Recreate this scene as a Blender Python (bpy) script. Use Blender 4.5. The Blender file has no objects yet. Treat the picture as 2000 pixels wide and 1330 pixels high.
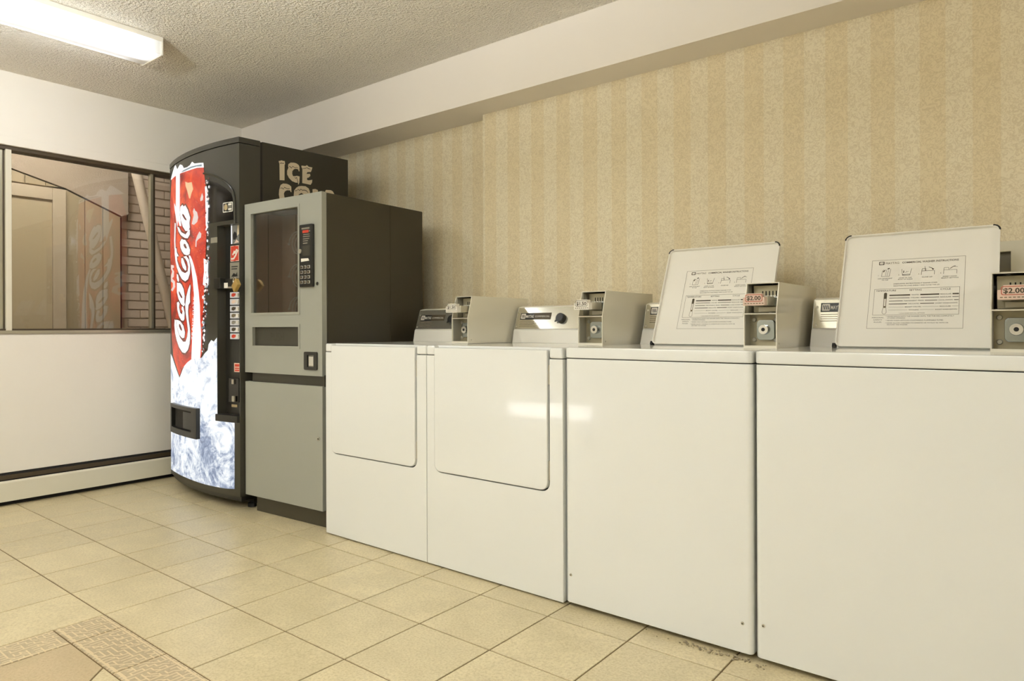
import bpy, bmesh, math, random
from mathutils import Vector, Matrix
from mathutils.geometry import tessellate_polygon
R = math.radians
scene = bpy.context.scene
COL = scene.collection
random.seed(7)

# ------------------------------------------------------------------ camera
cam_d = bpy.data.cameras.new('camera')
cam = bpy.data.objects.new('camera', cam_d)
COL.objects.link(cam)
scene.camera = cam
cam_d.sensor_width = 36.0
cam_d.lens = 36.0 * 1323.46 / 2000.0
cam_d.shift_x = -0.010
cam_d.shift_y = -0.0129
cam_d.clip_start = 0.02
YAW = 0.9106
fwd = Vector((-math.cos(YAW), math.sin(YAW), 0.0))
q = fwd.to_track_quat('-Z', 'Y')
cam.matrix_world = Matrix.Translation((0, 0, 0.97)) @ q.to_matrix().to_4x4() @ Matrix.Rotation(R(-0.2), 4, 'Z')

# ------------------------------------------------------------------ world and exposure
world = bpy.data.worlds.new('world')
scene.world = world
world.use_nodes = True
world.node_tree.nodes['Background'].inputs[0].default_value = (0.9, 0.85, 0.75, 1)
world.node_tree.nodes['Background'].inputs[1].default_value = 0.3
scene.view_settings.view_transform = 'Standard'
scene.view_settings.look = 'None'
scene.view_settings.exposure = 0.0
scene.view_settings.gamma = 1.0
scene.view_settings.use_curve_mapping = False
LAMP = 20.0            # strength of every fluorescent diffuser
LAMP_COL = (0.95, 1.0, 1.08)

# ------------------------------------------------------------------ materials
def lin(c):
    def f(v):
        v /= 255.0
        return v / 12.92 if v <= 0.04045 else ((v + 0.055) / 1.055) ** 2.4
    return (f(c[0]), f(c[1]), f(c[2]), 1.0)

class NT:
    def __init__(self, name):
        self.m = bpy.data.materials.new(name)
        self.m.use_nodes = True
        self.t = self.m.node_tree
        self.b = self.t.nodes['Principled BSDF']
        self.out = self.t.nodes['Material Output']
    def n(self, kind, **kw):
        nd = self.t.nodes.new(kind)
        for k, v in kw.items():
            setattr(nd, k, v)
        return nd
    def l(self, a, b):
        self.t.links.new(a, b)
    def math(self, op, a, b=None, c=None):
        nd = self.n('ShaderNodeMath', operation=op)
        for i, v in enumerate((a, b, c)):
            if v is None: continue
            if isinstance(v, (int, float)): nd.inputs[i].default_value = v
            else: self.l(v, nd.inputs[i])
        return nd.outputs[0]
    def mix(self, fac, a, b):
        nd = self.n('ShaderNodeMix', data_type='RGBA')
        for i, v in ((0, fac), (6, a), (7, b)):
            if isinstance(v, (int, float, tuple)): nd.inputs[i].default_value = v
            else: self.l(v, nd.inputs[i])
        return nd.outputs[2]
    def ramp(self, fac, stops, interp='LINEAR'):
        nd = self.n('ShaderNodeValToRGB')
        nd.color_ramp.interpolation = interp
        e = nd.color_ramp.elements
        while len(e) < len(stops): e.new(0.5)
        for el, (p, c) in zip(e, stops):
            el.position = p; el.color = c if len(c) == 4 else (*c, 1)
        self.l(fac, nd.inputs[0])
        return nd.outputs[0]
    def noise(self, vec, scale, detail=3.0, rough=0.5, dist=0.0):
        nd = self.n('ShaderNodeTexNoise')
        nd.inputs['Scale'].default_value = scale
        nd.inputs['Detail'].default_value = detail
        nd.inputs['Roughness'].default_value = rough
        nd.inputs['Distortion'].default_value = dist
        if vec is not None: self.l(vec, nd.inputs['Vector'])
        return nd.outputs[0]
    def pos(self):
        return self.n('ShaderNodeNewGeometry').outputs['Position']
    def obj(self):
        return self.n('ShaderNodeTexCoord').outputs['Object']
    def bump(self, h, strength, dist=0.002):
        nd = self.n('ShaderNodeBump')
        nd.inputs['Strength'].default_value = strength
        nd.inputs['Distance'].default_value = dist
        self.l(h, nd.inputs['Height'])
        self.l(nd.outputs[0], self.b.inputs['Normal'])

def mat(name, c, rough=0.5, metal=0.0, coat=0.0, bump=None, vary=0.0, vscale=6.0, spec=0.5):
    t = NT(name)
    col = lin(c)
    t.b.inputs['Base Color'].default_value = col
    t.b.inputs['Roughness'].default_value = rough
    t.b.inputs['Metallic'].default_value = metal
    t.b.inputs['Coat Weight'].default_value = coat
    t.b.inputs['Coat Roughness'].default_value = 0.06
    t.b.inputs['Specular IOR Level'].default_value = spec
    if vary:
        f = t.noise(t.pos(), vscale, 4.0)
        dk = (col[0]*(1-vary), col[1]*(1-vary), col[2]*(1-vary), 1)
        lt = (min(1, col[0]*(1+vary)), min(1, col[1]*(1+vary)), min(1, col[2]*(1+vary)), 1)
        t.l(t.mix(f, dk, lt), t.b.inputs['Base Color'])
    if bump:
        t.bump(t.noise(t.pos(), bump[0], 3.0), bump[1], bump[2] if len(bump) > 2 else 0.002)
    return t.m

def emit(name, c, s):
    t = NT(name)
    t.b.inputs['Base Color'].default_value = (0.02, 0.02, 0.02, 1)
    t.b.inputs['Roughness'].default_value = 0.25
    t.b.inputs['Emission Color'].default_value = lin(c)
    t.b.inputs['Emission Strength'].default_value = s
    return t.m

M = {}
M['enamel'] = mat('white_enamel', (232, 233, 228), 0.2, coat=0.7, bump=(90, 0.04, 0.001))
M['enamel_dull'] = mat('painted_steel', (240, 236, 224), 0.35, bump=(140, 0.04, 0.001))
M['box_paint'] = mat('coin_box_paint', (226, 220, 200), 0.1, coat=1.0)
M['wall'] = mat('cream_wall_paint', (231, 225, 211), 0.75, bump=(60, 0.12, 0.003), vary=0.015)
M['beam'] = mat('beam_paint', (234, 226, 213), 0.75, bump=(50, 0.12, 0.003), vary=0.015)
M['heater'] = mat('heater_enamel', (214, 208, 186), 0.5, vary=0.03, vscale=9)
M['dark'] = mat('dark_gap', (26, 23, 18), 0.8)
M['grout'] = mat('brown_grout', (104, 84, 52), 0.9, bump=(300, 0.2))
M['black'] = mat('black_plastic', (30, 29, 24), 0.35)
M['black_gloss'] = mat('black_gloss', (22, 19, 16), 0.12)
M['coke_black'] = mat('charcoal_door', (52, 50, 41), 0.3, vary=0.05)
M['cabinet_dark'] = mat('dark_brown_cabinet', (44, 41, 29), 0.45, bump=(180, 0.1, 0.001), vary=0.04)
M['snack_grey'] = mat('grey_green_enamel', (150, 150, 138), 0.38, bump=(200, 0.06, 0.001), vary=0.01)
M['snack_side'] = mat('dark_olive_cabinet', (52, 47, 33), 0.42, bump=(220, 0.1, 0.001), vary=0.05)
M['chrome'] = mat('chrome', (215, 215, 210), 0.12, 1.0)
M['steel'] = mat('brushed_steel', (190, 184, 164), 0.35, 0.6, bump=(160, 0.06, 0.001))
M['plate'] = mat('aged_plate', (158, 150, 124), 0.4, 0.5, vary=0.15, vscale=40)
M['guard'] = mat('polished_lock_steel', (150, 156, 154), 0.16, 1.0)
M['inner'] = mat('grey_box_lining', (176, 172, 156), 0.35, 0.3)
M['ring'] = mat('brick_red_print', (178, 92, 70), 0.5)
M['bright'] = mat('bright_steel', (226, 224, 212), 0.25, 0.4)
M['console'] = mat('brushed_console', (206, 202, 186), 0.14, 0.85)
M['alu'] = mat('window_aluminium', (178, 172, 150), 0.35, 0.7)
M['alu_dark'] = mat('dark_track', (74, 62, 44), 0.5, 0.3)
M['brass'] = mat('brass', (206, 172, 100), 0.35, 0.6)
M['white'] = mat('white_print', (232, 226, 212), 0.5)
M['letters'] = mat('ice_lettering', (214, 200, 172), 0.5)
M['ink'] = mat('dark_ink', (70, 60, 42), 0.6)
M['ink_mid'] = mat('brown_ink', (112, 100, 76), 0.6)
M['red'] = mat('red_print', (196, 58, 34), 0.45)
M['pink'] = mat('pink_label', (216, 190, 170), 0.5)
M['tan'] = mat('tan_print', (170, 150, 112), 0.5)
M['greylab'] = mat('grey_label', (134, 128, 112), 0.5)
M['lint'] = mat('grey_lint', (150, 138, 112), 1.0)
M['brown_in'] = mat('brown_glass_reflection', (206, 174, 156), 0.6, vary=0.12, vscale=14)  # painted brown standing for the reflection in the display glass
M['flap'] = mat('dark_flap', (52, 49, 38), 0.45)
M['stair_brick'] = mat('painted_brick', (206, 184, 158), 0.7, bump=(60, 0.3), vary=0.05)
M['stair_mortar'] = mat('painted_mortar', (188, 166, 138), 0.9)
M['stair_panel'] = mat('tan_panelling', (166, 146, 110), 0.6, vary=0.03)
M['stair_door'] = mat('tan_door', (176, 156, 118), 0.6, vary=0.02)
M['stair_case'] = mat('door_casing', (186, 166, 134), 0.6)
M['stair_plaster'] = mat('stair_plaster', (170, 150, 124), 0.9, bump=(130, 0.5, 0.006))
M['pipe'] = mat('cream_pipe', (214, 194, 166), 0.4)

def m_ceiling():
    t = NT('popcorn_ceiling')
    p = t.pos()
    f = t.noise(p, 80, 2.0, 0.6)
    g = t.noise(p, 3.0, 2.0)
    t.l(t.mix(g, lin((228, 221, 205)), lin((236, 229, 214))), t.b.inputs['Base Color'])
    t.b.inputs['Roughness'].default_value = 0.95
    t.bump(f, 1.0, 0.02)
    return t.m
M['ceiling'] = m_ceiling()

def m_wallpaper():
    t = NT('striped_wallpaper')
    p = t.pos()
    sx = t.n('ShaderNodeSeparateXYZ'); t.l(p, sx.inputs[0])
    fr = t.math('FRACT', t.math('DIVIDE', t.math('ADD', sx.outputs[0], 2.415 + 15.8), 0.158))
    st = t.math('LESS_THAN', fr, 0.5)
    # fine scribbled vermicelli
    n1 = t.noise(p, 52, 1.5, 0.5, 1.6)
    a = t.math('ABSOLUTE', t.math('SUBTRACT', n1, 0.5))
    ln = t.math('SUBTRACT', 1.0, t.math('MULTIPLY', a, 11.0)); ln = t.math('MAXIMUM', ln, 0.0)
    base = t.mix(st, lin((231, 222, 195)), lin((225, 211, 176)))
    hue = t.noise(p, 2.2, 3.0)
    base = t.mix(t.math('MULTIPLY', hue, 0.35), base, lin((216, 192, 150)))
    dk = t.mix(t.math('MULTIPLY', ln, 0.42), base, lin((176, 154, 110)))
    hi = t.noise(p, 140, 2.0)
    t.l(t.mix(t.math('MULTIPLY', hi, 0.22), dk, lin((240, 228, 190))), t.b.inputs['Base Color'])
    t.b.inputs['Roughness'].default_value = 0.6
    t.bump(ln, 0.12, 0.001)
    return t.m
M['wallpaper'] = m_wallpaper()

def m_tile(name, c1, c2, relief=False):
    t = NT(name)
    p = t.pos()
    rnd = t.n('ShaderNodeObjectInfo').outputs['Random']
    off = t.n('ShaderNodeVectorMath', operation='ADD'); t.l(p, off.inputs[0])
    cmb = t.n('ShaderNodeCombineXYZ'); t.l(t.math('MULTIPLY', rnd, 9.0), cmb.inputs[2]); t.l(cmb.outputs[0], off.inputs[1])
    v = off.outputs[0]
    f = t.noise(v, 7, 6.0, 0.6)
    g = t.noise(v, 130, 3.0, 0.7)
    c = t.mix(t.ramp(f, [(0.3, (0, 0, 0)), (0.7, (1, 1, 1))]), lin(c1), lin(c2))
    tone = t.math('ADD', t.math('MULTIPLY', rnd, 0.08), 0.96)
    sc = t.n('ShaderNodeVectorMath', operation='SCALE'); t.l(c, sc.inputs[0]); t.l(tone, sc.inputs[3])
    spk = t.mix(t.ramp(g, [(0.42, (0, 0, 0)), (0.75, (0.5, 0.5, 0.5))]), sc.outputs[0], lin((140, 118, 78)))
    if relief:
        # raised meander: each small cell carries a bar along one side, some a slanting bar
        S = 0.0165
        sc1 = t.n('ShaderNodeVectorMath', operation='SCALE'); t.l(p, sc1.inputs[0]); sc1.inputs[3].default_value = 1/S
        fl_ = t.n('ShaderNodeVectorMath', operation='FLOOR'); t.l(sc1.outputs[0], fl_.inputs[0])
        frc = t.n('ShaderNodeVectorMath', operation='FRACTION'); t.l(sc1.outputs[0], frc.inputs[0])
        wn = t.n('ShaderNodeTexWhiteNoise', noise_dimensions='2D'); t.l(fl_.outputs[0], wn.inputs['Vector'])
        s2 = t.n('ShaderNodeSeparateXYZ'); t.l(frc.outputs[0], s2.inputs[0])
        w = wn.outputs['Value']; fx, fy = s2.outputs[0], s2.outputs[1]
        a1 = t.math('MULTIPLY', t.math('LESS_THAN', w, 0.45), t.math('LESS_THAN', fx, 0.27))
        a2 = t.math('MULTIPLY', t.math('GREATER_THAN', w, 0.38), t.math('LESS_THAN', fy, 0.27))
        a2 = t.math('MULTIPLY', a2, t.math('LESS_THAN', w, 0.84))
        a3 = t.math('MULTIPLY', t.math('GREATER_THAN', w, 0.80), t.math('LESS_THAN', t.math('ABSOLUTE', t.math('SUBTRACT', fx, fy)), 0.2))
        band = t.math('MAXIMUM', a1, a2); band2 = a3
        sx = t.n('ShaderNodeSeparateXYZ'); t.l(t.obj(), sx.inputs[0])
        ex = t.math('LESS_THAN', t.math('ABSOLUTE', t.math('SUBTRACT', t.math('ABSOLUTE', sx.outputs[1]), 0.064)), 0.003)
        fac = t.math('MAXIMUM', t.math('MAXIMUM', band, band2), ex)
        spk = t.mix(fac, spk, lin((206, 188, 150)))
        t.bump(fac, 0.5, 0.002)
    else:
        t.bump(g, 0.08, 0.001)
    t.l(spk, t.b.inputs['Base Color'])
    rr = t.ramp(f, [(0.2, (0.26, 0.26, 0.26)), (0.8, (0.42, 0.42, 0.42))])
    t.l(rr, t.b.inputs['Roughness'])
    return t.m
M['tile'] = m_tile('beige_tile', (196, 182, 144), (215, 201, 162))
M['tile_taupe'] = m_tile('taupe_tile', (176, 158, 124), (190, 170, 136))
M['tile_relief'] = m_tile('relief_border_tile', (166, 150, 120), (178, 162, 130), True)

def m_glass(name, k, tint=(1, 1, 1, 1)):
    t = NT(name)
    t.t.nodes.remove(t.b)
    fr = t.n('ShaderNodeFresnel'); fr.inputs[0].default_value = 1.5
    tr = t.n('ShaderNodeBsdfTransparent'); tr.inputs[0].default_value = tint
    gl = t.n('ShaderNodeBsdfGlossy'); gl.inputs['Roughness'].default_value = 0.0
    mx = t.n('ShaderNodeMixShader')
    t.l(t.math('MINIMUM', t.math('MULTIPLY', fr.outputs[0], k), 1.0), mx.inputs[0])
    t.l(tr.outputs[0], mx.inputs[1]); t.l(gl.outputs[0], mx.inputs[2])
    t.l(mx.outputs[0], t.out.inputs[0])
    return t.m
M['glass'] = m_glass('window_glass', 1.15, (0.93, 0.92, 0.9, 1))
M['display_glass'] = m_glass('display_glass', 0.7, (0.8, 0.8, 0.78, 1))

def m_diffuser(name, strength):
    t = NT(name)
    t.b.inputs['Base Color'].default_value = (0.9, 0.9, 0.88, 1)
    t.b.inputs['Emission Color'].default_value = (*LAMP_COL, 1)
    # two tubes behind a prismatic lens: bright over the tubes, dimmer to the rims and ends
    sx = t.n('ShaderNodeSeparateXYZ'); t.l(t.obj(), sx.inputs[0])
    p = t.ramp(t.math('DIVIDE', sx.outputs[0], 0.22), [(0.0, (1, 1, 1)), (0.045, (1, 1, 1)), (0.075, (0.030, 0.030, 0.030)), (0.16, (0.034, 0.034, 0.034)), (0.22, (0.018, 0.018, 0.018)), (0.32, (0.03, 0.03, 0.03)), (0.40, (0.5, 0.5, 0.5)), (0.5, (1, 1, 1)), (0.85, (1, 1, 1)), (0.93, (0.6, 0.6, 0.6)), (0.975, (0.12, 0.12, 0.12)), (1.0, (0.06, 0.06, 0.06))])
    e = t.math('MINIMUM', t.math('MULTIPLY', t.math('MINIMUM', sx.outputs[1], t.math('SUBTRACT', 1.22, sx.outputs[1])), 9.0), 1.0)
    e = t.math('MAXIMUM', t.math('POWER', e, 2.0), 0.03)
    t.l(t.math('MULTIPLY', t.math('MULTIPLY', p, e), strength), t.b.inputs['Emission Strength'])
    return t.m
M['diffuser'] = m_diffuser('prismatic_diffuser', LAMP)
M['diffuser_room'] = emit('opal_diffuser', (255, 255, 255), 24.0)
M['diffuser_room'].node_tree.nodes['Principled BSDF'].inputs['Emission Color'].default_value = (*LAMP_COL, 1)
M['diffuser_front'] = emit('opal_diffuser_front', (255, 252, 246), 13.0)
M['diffuser_stair'] = m_diffuser('prismatic_diffuser_stair', 62.0)
M['uplight'] = emit('uplight_lens', (255, 255, 255), 760.0)  # glow of the added uplight
M['uplight'].node_tree.nodes['Principled BSDF'].inputs['Emission Color'].default_value = (0.93, 0.98, 1.03, 1)
M['added_bar_lens'] = emit('added_light_bar_lens', (255, 253, 250), 8.0)  # glow of the added low light bar

def m_ice():
    t = NT('backlit_ice_print')
    p = t.obj()
    mp = t.n('ShaderNodeMapping'); t.l(p, mp.inputs[0]); mp.inputs['Scale'].default_value = (0.9, 1.0, 1.0)
    v = mp.outputs[0]
    n1 = t.noise(v, 4.2, 7.0, 0.66, 2.2)
    n2 = t.noise(v, 11.0, 6.0, 0.7, 1.8)
    sx = t.n('ShaderNodeSeparateXYZ'); t.l(p, sx.inputs[0])
    low = t.n('ShaderNodeMapRange'); t.l(sx.outputs[2], low.inputs[0])
    low.inputs[1].default_value = 0.62; low.inputs[2].default_value = 0.12
    low.inputs[3].default_value = 0.0; low.inputs[4].default_value = 0.09
    k = t.math('SUBTRACT', t.math('ADD', t.math('MULTIPLY', n1, 0.6), t.math('MULTIPLY', n2, 0.4)), low.outputs[0])
    c = t.ramp(k, [(0.22, lin((38, 44, 62))), (0.31, lin((92, 104, 134))), (0.385, lin((150, 164, 190))),
                   (0.44, lin((208, 216, 228))), (0.50, lin((246, 250, 252))), (0.72, lin((255, 255, 255)))])
    t.b.inputs['Base Color'].default_value = (0.02, 0.02, 0.02, 1)
    t.b.inputs['Roughness'].default_value = 0.25
    t.l(c, t.b.inputs['Emission Color'])
    t.b.inputs['Emission Strength'].default_value = 1.05
    return t.m
M['ice'] = m_ice()

def m_can():
    t = NT('backlit_red_print')
    p = t.obj()
    n1 = t.noise(p, 6.0, 4.0, 0.6, 0.8)
    c = t.ramp(n1, [(0.33, lin((126, 26, 18))), (0.5, lin((206, 46, 26))), (0.66, lin((238, 84, 42)))])
    vo = t.n('ShaderNodeTexVoronoi'); vo.inputs['Scale'].default_value = 55; t.l(p, vo.inputs['Vector'])
    sp = t.math('LESS_THAN', vo.outputs['Distance'], 0.13)
    big = t.math('GREATER_THAN', t.noise(p, 9, 1.0), 0.5)
    c = t.mix(t.math('MULTIPLY', t.math('MULTIPLY', sp, big), 0.6), c, lin((255, 190, 160)))
    t.b.inputs['Base Color'].default_value = (0.02, 0.02, 0.02, 1)
    t.b.inputs['Roughness'].default_value = 0.25
    t.l(c, t.b.inputs['Emission Color'])
    t.b.inputs['Emission Strength'].default_value = 1.0
    return t.m
M['can'] = m_can()
M['e_white'] = emit('backlit_white', (252, 250, 250), 1.1)
M['e_dark'] = emit('backlit_maroon', (96, 28, 18), 1.0)
M['e_blue'] = emit('backlit_silver', (120, 140, 150), 1.0)
M['e_cream'] = emit('backlit_ice_chip', (240, 196, 150), 1.0)
M['e_lilac'] = emit('backlit_lilac_chip', (236, 214, 206), 0.95)
M['e_button'] = emit('lit_button', (214, 208, 196), 0.75)
M['e_pic'] = emit('lit_picture', (130, 126, 112), 0.7)

# ------------------------------------------------------------------ mesh helpers
class B:
    """a bmesh that collects shapes; build() links it as ONE mesh object"""
    def __init__(self):
        self.bm = bmesh.new()
        self.mats = []
    def mi(self, m):
        if m not in self.mats: self.mats.append(m)
        return self.mats.index(m)
    def absorb(self, tmp, m, mtx=None):
        i = self.mi(m)
        for f in tmp.faces: f.material_index = i
        if mtx is not None: bmesh.ops.transform(tmp, matrix=mtx, verts=tmp.verts)
        me = bpy.data.meshes.new('tmp'); tmp.to_mesh(me); tmp.free()
        self.bm.from_mesh(me); bpy.data.meshes.remove(me)
    def box(self, m, x0, x1, y0, y1, z0, z1, bev=0.0, seg=2, mtx=None):
        t = bmesh.new()
        bmesh.ops.create_cube(t, size=1.0)
        for v in t.verts:
            v.co = Vector((x0 + (v.co.x+.5)*(x1-x0), y0 + (v.co.y+.5)*(y1-y0), z0 + (v.co.z+.5)*(z1-z0)))
        if bev: bmesh.ops.bevel(t, geom=t.edges[:], offset=bev, segments=seg, profile=0.5, affect='EDGES')
        self.absorb(t, m, mtx); return self
    def cyl(self, m, p0, p1, r, seg=16, r2=None, bev=0.0):
        p0, p1 = Vector(p0), Vector(p1); d = p1 - p0
        t = bmesh.new()
        bmesh.ops.create_cone(t, cap_ends=True, segments=seg, radius1=r, radius2=r if r2 is None else r2, depth=d.length)
        if bev: bmesh.ops.bevel(t, geom=[e for e in t.edges if len(e.link_faces) == 2 and any(len(f.verts) > 4 for f in e.link_faces)], offset=bev, segments=2, affect='EDGES')
        self.absorb(t, m, Matrix.Translation((p0+p1)/2) @ d.to_track_quat('Z', 'Y').to_matrix().to_4x4()); return self
    def tube(self, m, pts, r, seg=8):
        t = bmesh.new(); rings = []; n = len(pts); pts = [Vector(p) for p in pts]
        up = Vector((0.13, 0.21, 0.97)).normalized()
        for i, p in enumerate(pts):
            d = (pts[min(i+1, n-1)] - pts[max(i-1, 0)]).normalized()
            a = d.cross(up); a = a.normalized() if a.length > 1e-4 else d.orthogonal().normalized(); b = d.cross(a)
            rings.append([t.verts.new(p + (a*math.cos(2*math.pi*k/seg) + b*math.sin(2*math.pi*k/seg))*r) for k in range(seg)])
        for i in range(n-1):
            for k in range(seg):
                t.faces.new((rings[i][k], rings[i][(k+1) % seg], rings[i+1][(k+1) % seg], rings[i+1][k]))
        t.faces.new(rings[0]); t.faces.new(rings[-1][::-1])
        bmesh.ops.recalc_face_normals(t, faces=t.faces[:])
        self.absorb(t, m); return self
    def prism(self, m, outline, d0, d1, axis='y', holes=(), bev=0.0, mtx=None):
        """2D outline extruded along axis. axis y: pts=(x,z); x: pts=(y,z); z: pts=(x,y)"""
        P = {'y': lambda a, b, d: (a, d, b), 'x': lambda a, b, d: (d, a, b), 'z': lambda a, b, d: (a, b, d)}[axis]
        t = bmesh.new()
        if holes:
            loops = [list(outline)] + [list(h) for h in holes]
            flat = [p for l in loops for p in l]
            tris = tessellate_polygon([[Vector((p[0], p[1], 0)) for p in l] for l in loops])
            va = [t.verts.new(P(a, b, d0)) for a, b in flat]; vb = [t.verts.new(P(a, b, d1)) for a, b in flat]
            for tr in tris:
                if len(set(tr)) < 3: continue
                try:
                    t.faces.new([va[i] for i in tr]); t.faces.new([vb[i] for i in reversed(tr)])
                except ValueError: pass
            o = 0
            for l in loops:
                n = len(l)
                for k in range(n):
                    t.faces.new((va[o+k], va[o+(k+1) % n], vb[o+(k+1) % n], vb[o+k]))
                o += n
        else:
            va = [t.verts.new(P(a, b, d0)) for a, b in outline]; vb = [t.verts.new(P(a, b, d1)) for a, b in outline]
            t.faces.new(va); t.faces.new(vb[::-1]); n = len(va)
            for k in range(n): t.faces.new((va[k], va[(k+1) % n], vb[(k+1) % n], vb[k]))
        bmesh.ops.recalc_face_normals(t, faces=t.faces[:])
        if bev: bmesh.ops.bevel(t, geom=t.edges[:], offset=bev, segments=2, profile=0.5, affect='EDGES')
        self.absorb(t, m, mtx); return self
    def sheet(self, m, outline, fn, holes=(), cuts=()):
        """flat 2D shape (a,b) laid on a surface: fn(a,b)->xyz; cuts slice it in a so that it can bend"""
        loops = [list(outline)] + [list(h) for h in holes]
        flat = [p for l in loops for p in l]
        tris = tessellate_polygon([[Vector((p[0], p[1], 0)) for p in l] for l in loops])
        t = bmesh.new(); vs = [t.verts.new((p[0], p[1], 0)) for p in flat]
        for tr in tris:
            try: t.faces.new([vs[i] for i in tr])
            except ValueError: pass
        for c in cuts:
            bmesh.ops.bisect_plane(t, geom=t.verts[:]+t.edges[:]+t.faces[:], plane_co=(c, 0, 0), plane_no=(1, 0, 0))
        for f in t.faces:
            if f.normal.z < 0: f.normal_flip()
        for v in t.verts: v.co = Vector(fn(v.co.x, v.co.y))
        self.absorb(t, m); return self
    def text(self, m, s, x0, z0, h, fn, w=None, align='L', bold=0.0):
        """lettering as flat mesh; baseline (x0,z0), cap height h, fitted to width w if given"""
        cu = bpy.data.curves.new('t', 'FONT'); cu.body = s; cu.resolution_u = 2; cu.offset = bold
        o = bpy.data.objects.new('t', cu)
        me = o.to_mesh()
        if len(me.vertices):
            xs = [v.co.x for v in me.vertices]; a, b = min(xs), max(xs)
            k = h / 0.72
            kx = (w / (b-a)) if w else k*0.95
            W = (b-a)*kx
            ox = x0 if align == 'L' else (x0 - W/2 if align == 'C' else x0 - W)
            t = bmesh.new(); t.from_mesh(me)
            for v in t.verts: v.co = Vector(fn(ox + (v.co.x-a)*kx, z0 + v.co.y*k))
            self.absorb(t, m)
        o.to_mesh_clear(); bpy.data.objects.remove(o); bpy.data.curves.remove(cu)
        return self
    def build(self, name, parent=None, smooth=True):
        me = bpy.data.meshes.new(name); self.bm.to_mesh(me); self.bm.free()
        for m in self.mats: me.materials.append(M[m])
        if smooth:
            for p in me.polygons: p.use_smooth = True
            me.set_sharp_from_angle(angle=R(32))
        o = bpy.data.objects.new(name, me); COL.objects.link(o)
        if parent is not None: o.parent = parent
        if smooth:
            wn = o.modifiers.new('weighted_normal', 'WEIGHTED_NORMAL'); wn.keep_sharp = True
        return o

def tag(o, label=None, cat=None, group=None, kind=None):
    if label: o['label'] = label
    if cat: o['category'] = cat
    if group: o['group'] = group
    if kind: o['kind'] = kind
    return o
def empty(name, loc=(0, 0, 0), rz=0.0, parent=None):
    o = bpy.data.objects.new(name, None); COL.objects.link(o)
    o.empty_display_size = 0.1
    o.location = loc; o.rotation_euler = (0, 0, rz)
    if parent is not None: o.parent = parent
    return o
def struct(o): o['kind'] = 'structure'; return o
def rect(x0, x1, z0, z1): return [(x0, z0), (x1, z0), (x1, z1), (x0, z1)]
def rrect(x0, x1, z0, z1, r, n=5, corners=(1, 1, 1, 1)):
    pts = []
    for (cx, cz, a, on, px, pz) in ((x0+r, z0+r, 180, corners[0], x0, z0), (x1-r, z0+r, 270, corners[1], x1, z0),
                                    (x1-r, z1-r, 0, corners[2], x1, z1), (x0+r, z1-r, 90, corners[3], x0, z1)):
        if not on: pts.append((px, pz)); continue
        for k in range(n+1):
            t = R(a + 90*k/n); pts.append((cx + r*math.cos(t), cz + r*math.sin(t)))
    return pts

# outlines of the printed artwork, metres on the machine's own surfaces
CAN = [(-0.845, 1.898), (-0.722, 1.895), (-0.610, 1.890), (-0.496, 1.886), (-0.394, 1.879), (-0.317, 1.873), (-0.309, 1.826), (-0.296, 1.768), (-0.286, 1.653), (-0.287, 1.512), (-0.298, 1.371), (-0.310, 1.230), (-0.323, 1.088), (-0.335, 0.945), (-0.342, 0.831), (-0.359, 0.802), (-0.415, 0.818), (-0.476, 0.793), (-0.536, 0.773), (-0.604, 0.741), (-0.671, 0.690), (-0.737, 0.745), (-0.817, 0.803), (-0.855, 0.912), (-0.878, 1.101), (-0.900, 1.418), (-0.897, 1.734)]
RIM = [(-0.875, 1.882), (-0.836, 1.906), (-0.770, 1.940), (-0.741, 1.951), (-0.698, 1.915), (-0.644, 1.935), (-0.602, 1.923), (-0.576, 1.901), (-0.521, 1.898), (-0.482, 1.903), (-0.453, 1.918), (-0.420, 1.902), (-0.359, 1.896), (-0.316, 1.890), (-0.312, 1.863), (-0.387, 1.873), (-0.499, 1.875), (-0.623, 1.880), (-0.752, 1.883), (-0.836, 1.880)]
RIMSHADE = [(-0.589, 1.890), (-0.533, 1.891), (-0.456, 1.892), (-0.387, 1.888), (-0.333, 1.884), (-0.333, 1.873), (-0.396, 1.881), (-0.466, 1.883), (-0.545, 1.881), (-0.630, 1.883)]
STRIPE = [(-0.724, 1.883), (-0.644, 1.880), (-0.649, 1.709), (-0.643, 1.636), (-0.619, 1.570), (-0.648, 1.572), (-0.686, 1.614), (-0.699, 1.570), (-0.728, 1.633), (-0.764, 1.698), (-0.767, 1.726), (-0.727, 1.693)]
LA = [(-0.632, 1.685), (-0.597, 1.691), (-0.574, 1.677), (-0.553, 1.684), (-0.512, 1.651), (-0.479, 1.603), (-0.490, 1.574), (-0.485, 1.547), (-0.502, 1.529), (-0.548, 1.533), (-0.592, 1.563), (-0.628, 1.607), (-0.642, 1.654)]
LA_H1 = [(-0.601, 1.640), (-0.578, 1.633), (-0.530, 1.598), (-0.536, 1.591), (-0.566, 1.604), (-0.601, 1.629)]
LL = [(-0.698, 1.574), (-0.663, 1.566), (-0.620, 1.534), (-0.548, 1.513), (-0.507, 1.531), (-0.485, 1.536), (-0.485, 1.507), (-0.516, 1.488), (-0.561, 1.494), (-0.627, 1.517), (-0.671, 1.544)]
LLT = [(-0.756, 1.604), (-0.733, 1.599), (-0.742, 1.533), (-0.746, 1.488), (-0.739, 1.450), (-0.705, 1.419), (-0.672, 1.398), (-0.697, 1.398), (-0.740, 1.418), (-0.765, 1.452), (-0.771, 1.504)]
LO = [(-0.613, 1.494), (-0.580, 1.485), (-0.555, 1.483), (-0.508, 1.452), (-0.483, 1.419), (-0.489, 1.395), (-0.526, 1.391), (-0.568, 1.399), (-0.607, 1.420), (-0.635, 1.445), (-0.644, 1.478)]
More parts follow.
